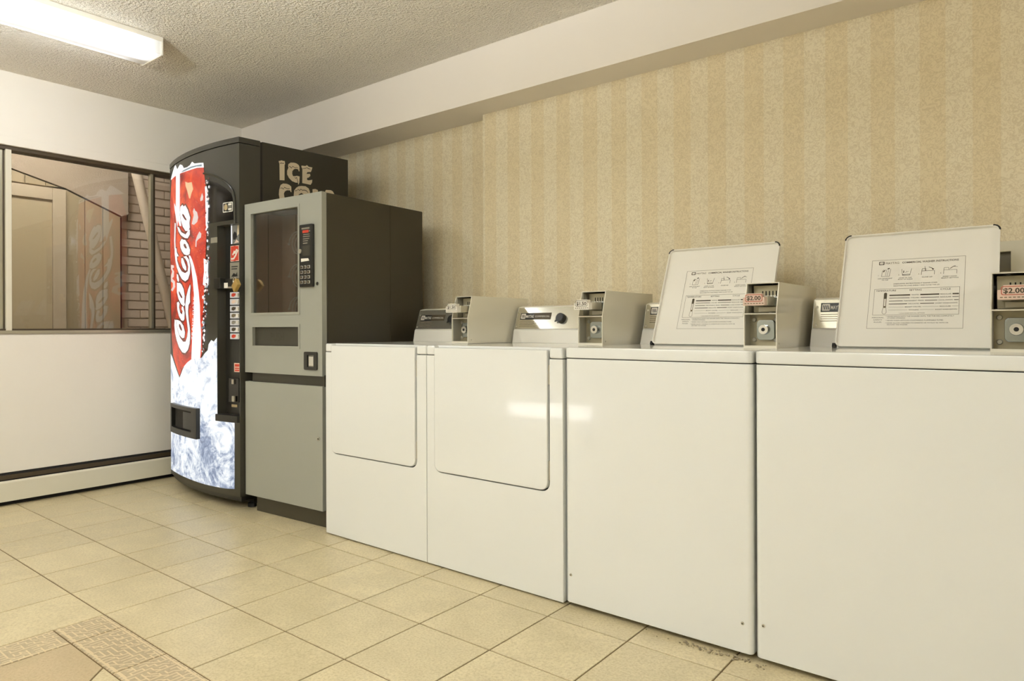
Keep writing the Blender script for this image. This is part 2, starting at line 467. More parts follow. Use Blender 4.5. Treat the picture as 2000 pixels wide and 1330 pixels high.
LO_H1 = [(-0.576, 1.463), (-0.551, 1.458), (-0.528, 1.435), (-0.535, 1.429), (-0.561, 1.437), (-0.582, 1.452)]
CC = [(-0.758, 1.459), (-0.718, 1.446), (-0.708, 1.411), (-0.705, 1.374), (-0.665, 1.334), (-0.615, 1.304), (-0.557, 1.290), (-0.517, 1.298), (-0.509, 1.324), (-0.526, 1.354), (-0.556, 1.376), (-0.585, 1.387), (-0.537, 1.388), (-0.497, 1.363), (-0.481, 1.326), (-0.487, 1.283), (-0.513, 1.253), (-0.557, 1.243), (-0.609, 1.258), (-0.658, 1.288), (-0.709, 1.333), (-0.740, 1.372), (-0.758, 1.415)]
CCI = [(-0.621, 1.381), (-0.594, 1.380), (-0.568, 1.354), (-0.540, 1.326), (-0.538, 1.306), (-0.556, 1.305), (-0.595, 1.325), (-0.620, 1.354)]
HY = [(-0.710, 1.296), (-0.686, 1.288), (-0.666, 1.261), (-0.670, 1.246), (-0.693, 1.249), (-0.713, 1.271)]
LA2 = [(-0.710, 1.243), (-0.667, 1.239), (-0.644, 1.237), (-0.616, 1.225), (-0.583, 1.199), (-0.567, 1.158), (-0.572, 1.122), (-0.562, 1.109), (-0.580, 1.098), (-0.624, 1.112), (-0.675, 1.143), (-0.711, 1.186)]
LA2_H1 = [(-0.675, 1.191), (-0.652, 1.186), (-0.603, 1.152), (-0.607, 1.146), (-0.631, 1.151), (-0.667, 1.173)]
LC2 = [(-0.712, 1.124), (-0.679, 1.129), (-0.657, 1.116), (-0.668, 1.095), (-0.646, 1.063), (-0.611, 1.051), (-0.601, 1.071), (-0.620, 1.083), (-0.614, 1.099), (-0.588, 1.096), (-0.568, 1.060), (-0.573, 1.024), (-0.589, 1.014), (-0.625, 1.018), (-0.669, 1.043), (-0.701, 1.080)]
LO2 = [(-0.731, 1.023), (-0.677, 1.018), (-0.639, 1.011), (-0.589, 0.986), (-0.564, 0.948), (-0.574, 0.916), (-0.612, 0.913), (-0.663, 0.934), (-0.707, 0.975)]
LO2_H1 = [(-0.669, 0.998), (-0.644, 0.994), (-0.613, 0.966), (-0.615, 0.953), (-0.644, 0.964), (-0.670, 0.982)]
C1 = [(-0.764, 1.025), (-0.736, 1.019), (-0.710, 0.970), (-0.655, 0.920), (-0.595, 0.893), (-0.554, 0.893), (-0.528, 0.921), (-0.516, 0.961), (-0.531, 1.010), (-0.550, 1.059), (-0.557, 1.104), (-0.540, 1.152), (-0.510, 1.196), (-0.482, 1.222), (-0.478, 1.208), (-0.487, 1.164), (-0.485, 1.120), (-0.508, 1.103), (-0.515, 1.067), (-0.506, 1.019), (-0.490, 0.975), (-0.485, 0.926), (-0.494, 0.882), (-0.517, 0.848), (-0.561, 0.827), (-0.609, 0.831), (-0.671, 0.861), (-0.720, 0.901), (-0.756, 0.943), (-0.774, 0.989)]
WAVE = [(-0.505, 1.390), (-0.481, 1.386), (-0.455, 1.360), (-0.430, 1.323), (-0.396, 1.256), (-0.374, 1.173), (-0.361, 1.099), (-0.357, 1.009), (-0.348, 0.944), (-0.349, 0.879), (-0.354, 0.845), (-0.360, 0.800), (-0.470, 0.797), (-0.462, 0.878), (-0.453, 0.944), (-0.439, 1.009), (-0.431, 1.097), (-0.433, 1.162), (-0.446, 1.237), (-0.469, 1.326)]
EDGE = [(-0.300, 1.755), (-0.284, 1.757), (-0.270, 1.730), (-0.267, 1.636), (-0.271, 1.535), (-0.281, 1.527), (-0.292, 1.541), (-0.294, 1.639), (-0.296, 1.716)]
EDGE2 = [(-0.316, 1.359), (-0.287, 1.349), (-0.267, 1.331), (-0.271, 1.284), (-0.264, 1.241), (-0.268, 1.208), (-0.300, 1.202), (-0.325, 1.214), (-0.321, 1.248), (-0.312, 1.286)]
CHIP = [(-0.551, 1.819), (-0.510, 1.806), (-0.456, 1.802), (-0.438, 1.760), (-0.462, 1.737), (-0.478, 1.711), (-0.494, 1.715), (-0.522, 1.763), (-0.546, 1.793)]
CHIP2 = [(-0.427, 1.652), (-0.412, 1.635), (-0.389, 1.624), (-0.375, 1.592), (-0.389, 1.568), (-0.428, 1.556), (-0.458, 1.564), (-0.443, 1.591), (-0.432, 1.611), (-0.442, 1.634)]
CHIP3 = [(-0.362, 1.513), (-0.340, 1.498), (-0.345, 1.477), (-0.371, 1.471), (-0.395, 1.460), (-0.400, 1.428), (-0.411, 1.431), (-0.409, 1.465), (-0.390, 1.490)]
CHIP4 = [(-0.330, 1.725), (-0.317, 1.702), (-0.322, 1.683), (-0.348, 1.680), (-0.352, 1.693)]
LEFTLOGO = [(-0.872, 1.361), (-0.789, 1.352), (-0.779, 1.338), (-0.827, 1.336), (-0.779, 1.314), (-0.790, 1.282), (-0.835, 1.276), (-0.761, 1.253), (-0.752, 1.220), (-0.825, 1.196), (-0.875, 1.207), (-0.813, 1.223), (-0.813, 1.246), (-0.874, 1.259), (-0.873, 1.292), (-0.834, 1.318), (-0.872, 1.335)]
DARK1 = [(-0.637, 1.862), (-0.533, 1.832), (-0.467, 1.791), (-0.436, 1.764), (-0.431, 1.716), (-0.447, 1.683), (-0.535, 1.685), (-0.632, 1.707)]
DARK2 = [(-0.676, 1.098), (-0.539, 1.210), (-0.482, 1.221), (-0.483, 1.111), (-0.506, 0.988), (-0.496, 0.877), (-0.561, 0.827), (-0.606, 0.894), (-0.654, 0.988)]
ICE = [(-0.947, 0.815), (-0.833, 0.787), (-0.738, 0.723), (-0.671, 0.678), (-0.613, 0.729), (-0.560, 0.772), (-0.505, 0.786), (-0.469, 0.808), (-0.415, 0.829), (-0.371, 0.801), (-0.342, 0.808), (-0.313, 0.831), (-0.280, 0.849), (-0.270, 0.883), (-0.244, 0.906), (-0.219, 0.898), (-0.189, 0.920), (-0.188, 0.694), (-0.187, 0.469), (-0.041, 0.473), (-0.043, 0.113), (-0.121, 0.107), (-0.214, 0.105), (-0.318, 0.104), (-0.440, 0.105), (-0.593, 0.106), (-0.746, 0.105), (-0.942, 0.100)]
SLOTHOLE = [(-0.187, 0.510), (-0.181, 1.528), (-0.002, 1.527), (0.001, 0.522)]
ARCH = [(-0.312, 1.830), (-0.253, 1.819), (-0.203, 1.802), (-0.152, 1.780), (-0.107, 1.756), (-0.069, 1.729), (-0.047, 1.705), (-0.037, 1.679), (-0.031, 1.627), (-0.030, 1.526)]
DISP = [(-0.285, 1.789), (-0.233, 1.777), (-0.184, 1.762), (-0.138, 1.740), (-0.095, 1.716), (-0.061, 1.690), (-0.049, 1.662), (-0.045, 1.601), (-0.044, 1.549), (-0.281, 1.548)]
DELIV = [(-0.793, 0.516), (-0.367, 0.529), (-0.369, 0.357), (-0.795, 0.345)]
STICK = [(-0.132, 1.648), (-0.049, 1.645), (-0.049, 1.593), (-0.130, 1.595)]
GREY = [(-0.245, 1.469), (-0.181, 1.464), (-0.182, 1.434), (-0.245, 1.440)]
PIC = [(-0.131, 1.537), (-0.058, 1.542), (-0.059, 1.431), (-0.132, 1.425)]
COKE = [(-0.136, 1.417), (-0.067, 1.418), (-0.068, 1.335), (-0.136, 1.333)]
GL = [(-0.141, 1.328), (-0.063, 1.327), (-0.064, 1.241), (-0.141, 1.239)]
BR = [(-0.202, 1.241), (-0.146, 1.242), (-0.146, 1.188), (-0.202, 1.188)]
BRW = [(-0.151, 1.214), (-0.111, 1.215), (-0.111, 1.190), (-0.151, 1.191)]
BT0 = [(-0.133, 1.166), (-0.064, 1.164), (-0.064, 1.133), (-0.133, 1.135)]
BT6 = [(-0.134, 0.940), (-0.065, 0.943), (-0.066, 0.912), (-0.134, 0.909)]
RED = [(-0.109, 0.781), (-0.058, 0.782), (-0.058, 0.733), (-0.109, 0.734)]
MECH = [(-0.149, 0.699), (-0.058, 0.702), (-0.059, 0.572), (-0.150, 0.567)]
LB = [(-0.132, 0.560), (-0.084, 0.552), (-0.088, 0.540), (-0.132, 0.546)]
LEDGE = [(-0.267, 0.503), (-0.150, 0.509), (-0.059, 0.503)]
I1 = [(0.224, 1.897), (0.233, 1.900), (0.242, 1.904), (0.249, 1.902), (0.260, 1.903), (0.262, 1.886), (0.259, 1.883), (0.258, 1.795), (0.229, 1.792), (0.228, 1.883), (0.224, 1.892)]
C_1 = [(0.280, 1.879), (0.282, 1.890), (0.296, 1.901), (0.316, 1.904), (0.331, 1.903), (0.345, 1.896), (0.350, 1.886), (0.350, 1.861), (0.346, 1.860), (0.342, 1.871), (0.328, 1.872), (0.316, 1.867), (0.306, 1.855), (0.305, 1.839), (0.310, 1.827), (0.327, 1.830), (0.333, 1.833), (0.351, 1.832), (0.349, 1.797), (0.343, 1.783), (0.340, 1.795), (0.327, 1.793), (0.304, 1.798), (0.285, 1.813), (0.274, 1.831), (0.274, 1.852), (0.282, 1.869)]
E_1 = [(0.363, 1.896), (0.377, 1.897), (0.388, 1.898), (0.397, 1.905), (0.409, 1.897), (0.432, 1.897), (0.428, 1.884), (0.422, 1.869), (0.400, 1.865), (0.394, 1.854), (0.417, 1.858), (0.419, 1.847), (0.408, 1.835), (0.397, 1.831), (0.398, 1.820), (0.408, 1.819), (0.431, 1.826), (0.429, 1.809), (0.420, 1.795), (0.367, 1.797), (0.368, 1.879), (0.362, 1.888)]
C_2 = [(0.231, 1.755), (0.235, 1.766), (0.249, 1.776), (0.271, 1.778), (0.288, 1.774), (0.299, 1.766), (0.300, 1.735), (0.296, 1.735), (0.292, 1.744), (0.273, 1.742), (0.260, 1.734), (0.254, 1.720), (0.257, 1.702), (0.262, 1.693), (0.279, 1.700), (0.298, 1.701), (0.296, 1.672), (0.270, 1.663), (0.243, 1.670), (0.229, 1.686), (0.224, 1.711), (0.226, 1.737)]
O_2 = [(0.317, 1.748), (0.330, 1.765), (0.344, 1.775), (0.362, 1.780), (0.388, 1.782), (0.408, 1.772), (0.415, 1.757), (0.417, 1.712), (0.402, 1.678), (0.367, 1.660), (0.332, 1.666), (0.315, 1.690), (0.314, 1.724)]
O_2H = [(0.344, 1.728), (0.361, 1.740), (0.379, 1.733), (0.380, 1.702), (0.364, 1.686), (0.347, 1.697)]
L_2 = [(0.432, 1.771), (0.450, 1.776), (0.467, 1.772), (0.467, 1.692), (0.500, 1.691), (0.499, 1.672), (0.434, 1.672)]
D_2 = [(0.516, 1.774), (0.522, 1.781), (0.553, 1.784), (0.566, 1.779), (0.578, 1.762), (0.578, 1.707), (0.553, 1.676), (0.516, 1.674)]
Z1 = [(0.228, 1.890), (0.234, 1.887), (0.241, 1.891), (0.248, 1.889), (0.254, 1.893), (0.256, 1.889), (0.248, 1.886), (0.241, 1.887), (0.233, 1.883)]
Z2 = [(0.287, 1.880), (0.294, 1.878), (0.301, 1.873), (0.306, 1.883), (0.313, 1.882), (0.322, 1.877), (0.330, 1.881), (0.342, 1.879), (0.342, 1.877), (0.330, 1.878), (0.322, 1.874), (0.312, 1.879), (0.307, 1.880), (0.301, 1.869), (0.292, 1.875), (0.286, 1.876)]
Z3 = [(0.369, 1.881), (0.388, 1.886), (0.397, 1.892), (0.406, 1.888), (0.417, 1.887), (0.422, 1.879), (0.416, 1.884), (0.404, 1.884), (0.397, 1.889), (0.388, 1.883), (0.371, 1.879)]
Z4 = [(0.232, 1.749), (0.243, 1.752), (0.251, 1.747), (0.257, 1.758), (0.265, 1.755), (0.276, 1.752), (0.289, 1.755), (0.289, 1.752), (0.276, 1.749), (0.264, 1.752), (0.257, 1.754), (0.251, 1.743), (0.242, 1.749), (0.232, 1.746)]
Z5 = [(0.321, 1.748), (0.333, 1.751), (0.341, 1.759), (0.350, 1.754), (0.357, 1.763), (0.367, 1.758), (0.379, 1.761), (0.393, 1.759), (0.405, 1.749), (0.402, 1.747), (0.392, 1.755), (0.379, 1.757), (0.367, 1.754), (0.358, 1.759), (0.350, 1.750), (0.341, 1.756), (0.333, 1.748), (0.321, 1.744)]
Z6 = [(0.315, 1.825), (0.327, 1.819), (0.333, 1.826), (0.342, 1.796), (0.339, 1.795), (0.332, 1.820), (0.326, 1.815)]

# ------------------------------------------------------------------ the room
XB, XR, YL, ZC = -4.56, 2.2, -2.4, 2.40
fl = struct(B().box('grout', XB-0.1, XR+0.1, YL-0.1, 3.0, -0.12, -0.003).build('floor'))
struct(B().box('ceiling', XB-0.1, XR+0.1, YL-0.1, 3.0, ZC, ZC+0.1).build('ceiling'))
struct(B().prism('wallpaper', [(XB, 2.86), (-2.43, 2.86), (-2.43, 2.785), (XR, 2.785), (XR, 3.0), (XB, 3.0)], 0, ZC, 'z').build('wall_right', smooth=False))
struct(B().box('wall', XB, XR, YL-0.12, YL, 0, ZC).build('wall_left'))
struct(B().box('wall', XR, XR+0.12, YL-0.12, 3.0, 0, ZC).build('wall_front'))
WY0, WY1, WZ0, WZ1 = -0.9, 2.42, 0.944, 1.99
b = B()
b.box('wall', XB-0.14, XB, YL-0.12, 3.0, 0, 0.17)
b.box('wall', XB-0.14, XB+0.02, YL-0.12, 3.0, 0.178, WZ0-0.008, 0.003)
b.box('wall', XB-0.14, XB, YL-0.12, 3.0, 0.17, WZ0)
b.box('wall', XB-0.14, XB, YL-0.12, 3.0, WZ1, ZC)
b.box('wall', XB-0.14, XB, YL-0.12, WY0, WZ0, WZ1)
b.box('wall', XB-0.14, XB, WY1, 3.0, WZ0, WZ1)
struct(b.build('wall_back'))
struct(B().box('beam', XB, XR, 2.604, 2.785, 2.127, ZC).box('beam', XB, -2.43, 2.785, 2.86, 2.127, ZC).build('trim_1'))
struct(B().box('wall', XB, XB+0.014, YL, 2.604, WZ1, 2.04, 0.003).build('trim_2'))

# floor tiles: each tile its own part of the floor
T, GX, GY, J = 0.3007, -2.8345, 0.6453, 0.0025
def tile_mesh(name, poly, cx, cy, mname):
    t = bmesh.new()
    bot = [t.verts.new((x-cx, y-cy, -0.004)) for x, y in poly]
    mx = sum(p[0] for p in poly)/len(poly); my = sum(p[1] for p in poly)/len(poly)
    mid = [t.verts.new((x-cx, y-cy, -0.0012)) for x, y in poly]
    top = []
    for x, y in poly:
        dx, dy = mx-x, my-y; L = math.hypot(dx, dy) or 1
        top.append(t.verts.new((x+dx/L*0.0016-cx, y+dy/L*0.0016-cy, 0.0)))
    n = len(poly)
    for k in range(n):
        t.faces.new((bot[k], bot[(k+1) % n], mid[(k+1) % n], mid[k]))
        t.faces.new((mid[k], mid[(k+1) % n], top[(k+1) % n], top[k]))
    t.faces.new(top)
    bmesh.ops.recalc_face_normals(t, faces=t.faces[:])
    me = bpy.data.meshes.new(name); t.to_mesh(me); t.free(); me.materials.append(M[mname])
    return me
def put(name, me, x, y, rz=0.0):
    o = bpy.data.objects.new(name, me); COL.objects.link(o); o.parent = fl
    o.location = (x, y, 0); o.rotation_euler = (0, 0, rz); return o
h = T/2 - J
full = tile_mesh('floor_tile', [(-h, -h), (h, -h), (h, h), (-h, h)], 0, 0, 'tile')
MX0, MY1 = GX + T, GY + T           # medallion corner
MX1, MY0 = MX0 + 8*T, MY1 - 8*T
rest = bmesh.new()
for i in range(-6, 17):
    for j in range(-11, 8):
        x, y = GX + (i+.5)*T, GY + (j+.5)*T
        if MX0 < x < MX1 and MY0 < y < MY1: continue
        if -6 <= i <= 9 and -2 <= j <= 6:
            put('floor_tile', full, x, y)
        else:
            vs = [rest.verts.new((x+a*h, y+c*h, 0)) for a, c in ((-1, -1), (1, -1), (1, 1), (-1, 1))]
            lo = [rest.verts.new((v.co.x, v.co.y, -0.004)) for v in vs]
            rest.faces.new(vs)
            for k in range(4): rest.faces.new((lo[k], lo[(k+1) % 4], vs[(k+1) % 4], vs[k]))
me = bpy.data.meshes.new('outer_floor_tiles'); rest.to_mesh(me); rest.free(); me.materials.append(M['tile'])
o = bpy.data.objects.new('outer_floor_tiles', me); COL.objects.link(o); o.parent = fl; o['kind'] = 'stuff'
# medallion border: half-width relief tiles with square corners
hb = T/4 - J
bar = tile_mesh('border_tile', [(-h, -hb), (h, -hb), (h, hb), (-h, hb)], 0, 0, 'tile_relief')
cor = tile_mesh('corner_tile', [(-hb, -hb), (hb, -hb), (hb, hb), (-hb, hb)], 0, 0, 'tile_relief')
q4 = T/4
for cx, cy in ((MX0+q4, MY1-q4), (MX1-q4, MY1-q4), (MX0+q4, MY0+q4), (MX1-q4, MY0+q4)): put('corner_tile', cor, cx, cy)
for k in range(7):
    s = T/2 + (k+.5)*T
    put('border_tile', bar, MX0+s, MY1-q4); put('border_tile', bar, MX0+s, MY0+q4)
    put('border_tile', bar, MX0+q4, MY1-s, R(90)); put('border_tile', bar, MX1-q4, MY1-s, R(90))
IX0, IX1, IY0, IY1 = MX0+T/2, MX1-T/2, MY0+T/2, MY1-T/2
def clip(poly, a, c, keep):
    out = []
    for k in range(len(poly)):
        p, r = poly[k], poly[(k+1) % len(poly)]
        ip, ir = keep*(p[a]-c) >= 0, keep*(r[a]-c) >= 0
        if ip: out.append(p)
        if ip != ir:
            s = (c-p[a])/(r[a]-p[a]); out.append((p[0]+s*(r[0]-p[0]), p[1]+s*(r[1]-p[1])))
    return out
D = T*math.sqrt(2)
for iu in range(-7, 9):
    for iv in range(-9, 8):
        u0 = -1.346 + iu*D + J*1.4; u1 = -1.346 + (iu+1)*D - J*1.4
        v0 = -2.76 + iv*D + J*1.4; v1 = -2.76 + (iv+1)*D - J*1.4
        P = [((u+v)/2, (u-v)/2) for u, v in ((u0, v0), (u0, v1), (u1, v1), (u1, v0))]
        for a, c, kp in ((0, IX0+J, 1), (0, IX1-J, -1), (1, IY0+J, 1), (1, IY1-J, -1)):
            P = clip(P, a, c, kp)
            if len(P) < 3: break
        if len(P) < 3: continue
        ar = abs(sum(P[k][0]*P[(k+1) % len(P)][1] - P[(k+1) % len(P)][0]*P[k][1] for k in range(len(P))))/2
        if ar < 4e-4: continue
        cx = sum(p[0] for p in P)/len(P); cy = sum(p[1] for p in P)/len(P)
        put('diagonal_tile', tile_mesh('diagonal_tile', P, cx, cy, 'tile_taupe' if (iu + iv) % 2 == 0 else 'tile'), cx, cy)

# window
win = struct(empty('window_1', (XB, WY0, WZ0)))
def WB(name, m, x0, x1, y0, y1, z0, z1, bev=0.002):
    return B().box(m, x0, x1, y0-WY0, y1-WY0, z0-WZ0, z1-WZ0, bev).build(name, win)
WB('head_track', 'alu_dark', -0.09, -0.004, WY0, WY1, 1.968, 1.99)
WB('sill_track', 'alu', -0.09, 0.012, WY0, WY1, 0.9445, 0.962)
WB('sill_rail', 'alu_dark', -0.03, -0.008, WY0, WY1, 0.962, 0.972)
WB('stile', 'alu', -0.075, -0.02, 1.186, 1.203, 0.962, 1.97)
WB('stile', 'heater', -0.05, -0.003, 1.212, 1.240, 0.962, 1.97)
WB('stile', 'alu_dark', -0.075, -0.02, 1.203, 1.212, 0.962, 1.97)
WB('stile', 'alu', -0.05, -0.012, 1.985, 2.002, 0.962, 1.97)
WB('stile', 'alu_dark', -0.07, -0.02, 2.002, 2.016, 0.962, 1.97)
WB('stile', 'alu', -0.05, -0.012, WY1-0.03, WY1, 0.962, 1.97)
WB('stile', 'alu', -0.05, -0.012, WY0, WY0+0.03, 0.962, 1.97)
for y0, y1, xo in ((WY0+0.03, 1.19, -0.06), (1.238, 1.987, -0.035), (2.014, WY1-0.03, -0.06)):
    WB('pane', 'glass', xo-0.002, xo+0.002, y0, y1, 0.966, 1.97, 0)

# baseboard heater
ht = tag(empty('baseboard_heater', (XB, 0, 0)), 'long cream metal baseboard heater along the wall under the window', 'heater')
B().box('dark', 0.001, 0.018, YL+0.01, 2.5, 0.0, 0.176).build('back_plate', ht)
B().prism('heater', [(0.018, 0.132), (0.052, 0.139), (0.058, 0.128), (0.058, 0.026), (0.018, 0.022)], YL+0.01, 2.5, 'y', bev=0.001).build('front_cover', ht)
B().box('alu_dark', 0.02, 0.03, YL+0.01, 2.5, 0.142, 0.165).build('damper', ht)

# ------------------------------------------------------------------ stairwell seen through the window
sx0, sx1 = -6.2, XB-0.14
struct(B().box('stair_door', -6.5, sx1, -1.4, 4.4, -0.1, 0).build('floor_stairwell'))
struct(B().box('stair_plaster', -6.5, sx1, -1.4, 4.4, 2.9, 3.0).build('ceiling_stairwell'))
wf = struct(B().box('stair_mortar', -6.4, -6.212, -1.4, 4.4, 0, 2.9).build('wall_stairwell'))
struct(B().box('stair_plaster', -6.5, sx1, -1.52, -1.4, 0, 2.9).build('wall_stairwell_left'))
struct(B().box('stair_plaster', -6.5, sx1, 4.4, 4.52, 0, 2.9).build('wall_stairwell_right'))
bk = bmesh.new(); bmesh.ops.create_cube(bk, size=1.0)
for v in bk.verts: v.co = Vector((v.co.x*0.014, v.co.y*0.196, v.co.z*0.0672))
bmesh.ops.bevel(bk, geom=bk.edges[:], offset=0.003, segments=1, affect='EDGES')
bme = bpy.data.meshes.new('brick'); bk.to_mesh(bme); bk.free(); bme.materials.append(M['stair_brick'])
nb = 0
for r in range(38):
    z = 0.0378 + r*0.0755
    for c in range(0, 8):
        y = 2.50 + (c+.5)*0.205 + (0.1025 if r % 2 else 0.0) - 0.1025
        ya, yb = max(y-0.098, 2.424), y+0.098
        if y > 4.0 or yb-ya < 0.03: continue
        if nb >= 290: break
        if z < 0.55: continue
        o = bpy.data.objects.new('brick', bme); COL.objects.link(o); o.parent = wf
        o.location = (-6.205 + random.uniform(-.0015, .0015), (ya+yb)/2, z); o.scale = (1, (yb-ya)/0.196, 1); nb += 1
# sloping panelled wall under the stair with a door in it
pw = struct(B().prism('stair_panel', [(-1.3, 0), (2.414, 0), (2.414, 1.902), (2.012, 2.07), (1.665, 2.164), (-1.3, 2.86)], -6.19, -6.125, 'x').build('wall_stair_side'))
def top_at(y):
    pts = [(-1.3, 2.86), (1.665, 2.164), (2.012, 2.07), (2.414, 1.902)]
    for (a, za), (c, zc) in zip(pts, pts[1:]):
        if a <= y <= c: return za + (zc-za)*(y-a)/(c-a)
    return 1.9
edges = [0.2, 0.335, 0.47, 0.605, 0.74, 0.875, 1.01, 1.145, 1.28, 1.413, 1.545, 1.610, 1.744, 1.877, 2.012, 2.147, 2.278, 2.412]
for a, c in zip(edges, edges[1:]):
    z0 = 2.075 if 1.0 < a and c < 2.02 else 0.0
    B().prism('stair_panel', [(a+.002, z0), (c-.002, z0), (c-.002, top_at(c)-.004), (a+.002, top_at(a)-.004)], -6.124, -6.112, 'x', bev=0.002).build('panel_board', pw)
struct(B().box('stair_plaster', -6.21, -6.13, -1.3, 2.44, 2.2, 2.9).prism('stair_plaster', [(1.3, 2.262), (1.665, 2.170), (2.012, 2.077), (2.42, 1.908), (2.47, 1.93), (2.47, 2.9), (1.3, 2.9)], -6.205, -6.105, 'x').build('wall_stair_upper'))
B().box('dark', -6.20, -6.11, 2.412, 2.419, 0, 1.90).build('edge_joint', pw)
dr = struct(empty('door_1', (-6.11, 1.0, 0)))
B().box('stair_door', 0, 0.012, 0.06, 0.915, 0, 1.967).build('door_leaf', dr)
B().box('stair_case', 0, 0.03, 0.915, 1.005, 0, 2.06, 0.004).box('stair_case', 0, 0.03, -0.03, 0.06, 0, 2.06, 0.004).box('stair_case', 0, 0.03, 0.06, 0.915, 1.967, 2.06, 0.004).build('door_casing', dr)
tag(B().tube('pipe', [(-5.6, 2.20, 2.78), (-5.6, 2.31, 2.25), (-5.6, 2.41, 1.82), (-5.6, 2.52, 1.34), (-5.6, 2.66, 0.72), (-5.6, 2.66, 0.0)], 0.036, 14).build('stair_rail'), 'cream painted sloping stair rail seen through the right of the window', 'handrail')

# ------------------------------------------------------------------ ceiling lights and added unseen lamps
def ceiling_light(x0, y0, label, L=1.22, z=ZC, dm='diffuser'):
    e = tag(empty('ceiling_light', (x0, y0, z)), label, 'light')
    B().box('white', 0, 0.22, 0, L, -0.024, -0.0005, 0.002).build('housing', e)
    B().prism(dm, [(0.0, -0.018), (0.006, -0.082), (0.016, -0.088), (0.205, -0.089), (0.214, -0.083), (0.218, -0.018)], 0.008, L-0.008, 'y').build('diffuser', e)
    for y in (0, L-0.008): B().box('white', -0.001, 0.221, y, y+0.008, -0.091, -0.016, 0.002).build('end_cap', e)
    if z < ZC:
        for y in (0.25, L-0.25): B().cyl('white', (0.11, y, -0.002), (0.11, y, ZC-z), 0.008, 10).build('hanger_rod', e)  # rods lower the unseen fixtures so they also light the ceiling
    return e
ceiling_light(-3.648, 0.33, 'long fluorescent ceiling light with a white wraparound diffuser above the vending machines')
ceiling_light(-3.05, -2.35, 'added unseen ceiling light above the tiled floor near the left wall', z=2.26, dm='diffuser_room')  # added out of view to brighten the machine fronts
ceiling_light(-0.7, -0.75, 'added unseen ceiling light opposite the washers', z=2.26, dm='diffuser_room')  # unseen fixture put in to light the right part of the row
ceiling_light(-5.4, 0.9, 'added unseen ceiling light in the stairwell behind the window', 1.22, 2.9, dm='diffuser_stair')  # put in unseen so the far room shows through the window
wl = tag(empty('added_light_bar', (-3.95, -1.0, 0)), 'added low light bar, unseen, making the streak on the machine fronts', 'lamp')  # invented light bar: makes the door streak and fills the fronts
B().box('black', 0, 0.92, -0.03, 0.03, 0.16, 0.31, 0.008).build('lamp_housing', wl)
B().box('added_bar_lens', 0.02, 0.90, 0.028, 0.034, 0.175, 0.295).build('lamp_lens', wl)
for x in (0.08, 0.84): B().box('black', x-0.012, x+0.012, -0.12, 0.12, 0, 0.015, 0.003).box('black', x-0.012, x+0.012, -0.012, 0.012, 0.01, 0.18).build('stand_foot', wl)
up = tag(empty('added_uplight', (-1.9, -0.35, 0)), 'added unseen uplight with a black upturned bowl, brightening the ceiling', 'lamp')  # unseen uplight put in to brighten the ceiling and upper walls
B().cyl('black', (0, 0, 0), (0, 0, 0.025), 0.15, 28, bev=0.004).build('base', up)
B().cyl('black', (0, 0, 0.02), (0, 0, 1.62), 0.012, 12).build('pole', up)
B().prism('black', [(0.02, 1.60), (0.17, 1.74), (0.165, 1.745), (0.02, 1.62)], -0.001, 0.001, 'y').cyl('black', (0, 0, 1.60), (0, 0, 1.735), 0.03, 28, 0.17).build('lamp_shade', up)
ring = [(0.168*math.cos(2*math.pi*k/28), 0.168*math.sin(2*math.pi*k/28)) for k in range(28)]
B().prism('black', ring, 1.733, 1.747, 'z', holes=[[(x*0.97, y*0.97) for x, y in ring]]).build('rim', up)
B().cyl('uplight', (0, 0, 1.7355), (0, 0, 1.738), 0.15, 28).build('lens', up)
ceiling_light(1.75, 0.5, 'added unseen ceiling light near the front wall, brightening the coin box sides', z=2.26, dm='diffuser_front')  # added to brighten the coin box sides that face the front wall

# ------------------------------------------------------------------ drink vending machine
dm = tag(empty('drink_vending_machine', (-3.386, 1.919, 0), R(-4)), 'tall black soft drink vending machine with a lit red and ice front', 'vending machine')
W, SAG = 0.92, 0.055
def sag(x):
    t = min(max(-x/W, 0), 1); return -4*SAG*t*(1-t)
def cs(off): return lambda x, z: (x, sag(x)-off, z)
CUTS = [-W + 0.02*k for k in range(1, 46)]
def foot(x0, x1, yb, off=0.0, back=None):
    n = max(2, int((x1-x0)/0.03)); f = [(x0+(x1-x0)*k/n, sag(x0+(x1-x0)*k/n)-off) for k in range(n+1)]
    if back is None: return f + [(x1, yb), (x0, yb)]
    return f + [(x, sag(x)-back) for x, _ in f[::-1]]
B().box('cabinet_dark', -W, 0, 0.128, 0.674, 0.055, 1.985, 0.004).build('cabinet', dm)
B().box('dark', -W+0.01, -0.006, 0.10, 0.132, 0.08, 1.98).build('door_gasket', dm)
b = B()
b.prism('coke_black', foot(-W, 0, 0.118), 0.075, 0.505, 'z')
b.prism('coke_black', foot(-W, -0.186, 0.118), 0.505, 1.528, 'z')
fb = foot(-0.186, -0.004, 0.118, -0.047)
b.prism('black', fb, 0.505, 1.528, 'z')
b.prism('coke_black', [(-0.004, 0.0), (0, 0.002), (0, 0.118), (-0.004, 0.118)], 0.505, 1.528, 'z')
b.prism('coke_black', foot(-W, 0, 0.118), 1.528, 1.953, 'z')
b.build('door', dm)
B().prism('coke_black', foot(-W, 0, 0.118, 0.002), 1.957, 1.987, 'z', bev=0.002).build('top_cap', dm)
B().prism('black', foot(-W+0.02, -0.02, 0.10, -0.02), 0.045, 0.075, 'z').build('kick_strip', dm)
b = B().box('dark', -W+0.04, -0.03, 0.09, 0.66, 0.018, 0.055)
b.build('base_frame', dm)
for x in (-W+0.07, -0.05):
    for y in (0.09, 0.6): B().cyl('dark', (x, y, 0), (x, y, 0.02), 0.022, 12).build('levelling_foot', dm)
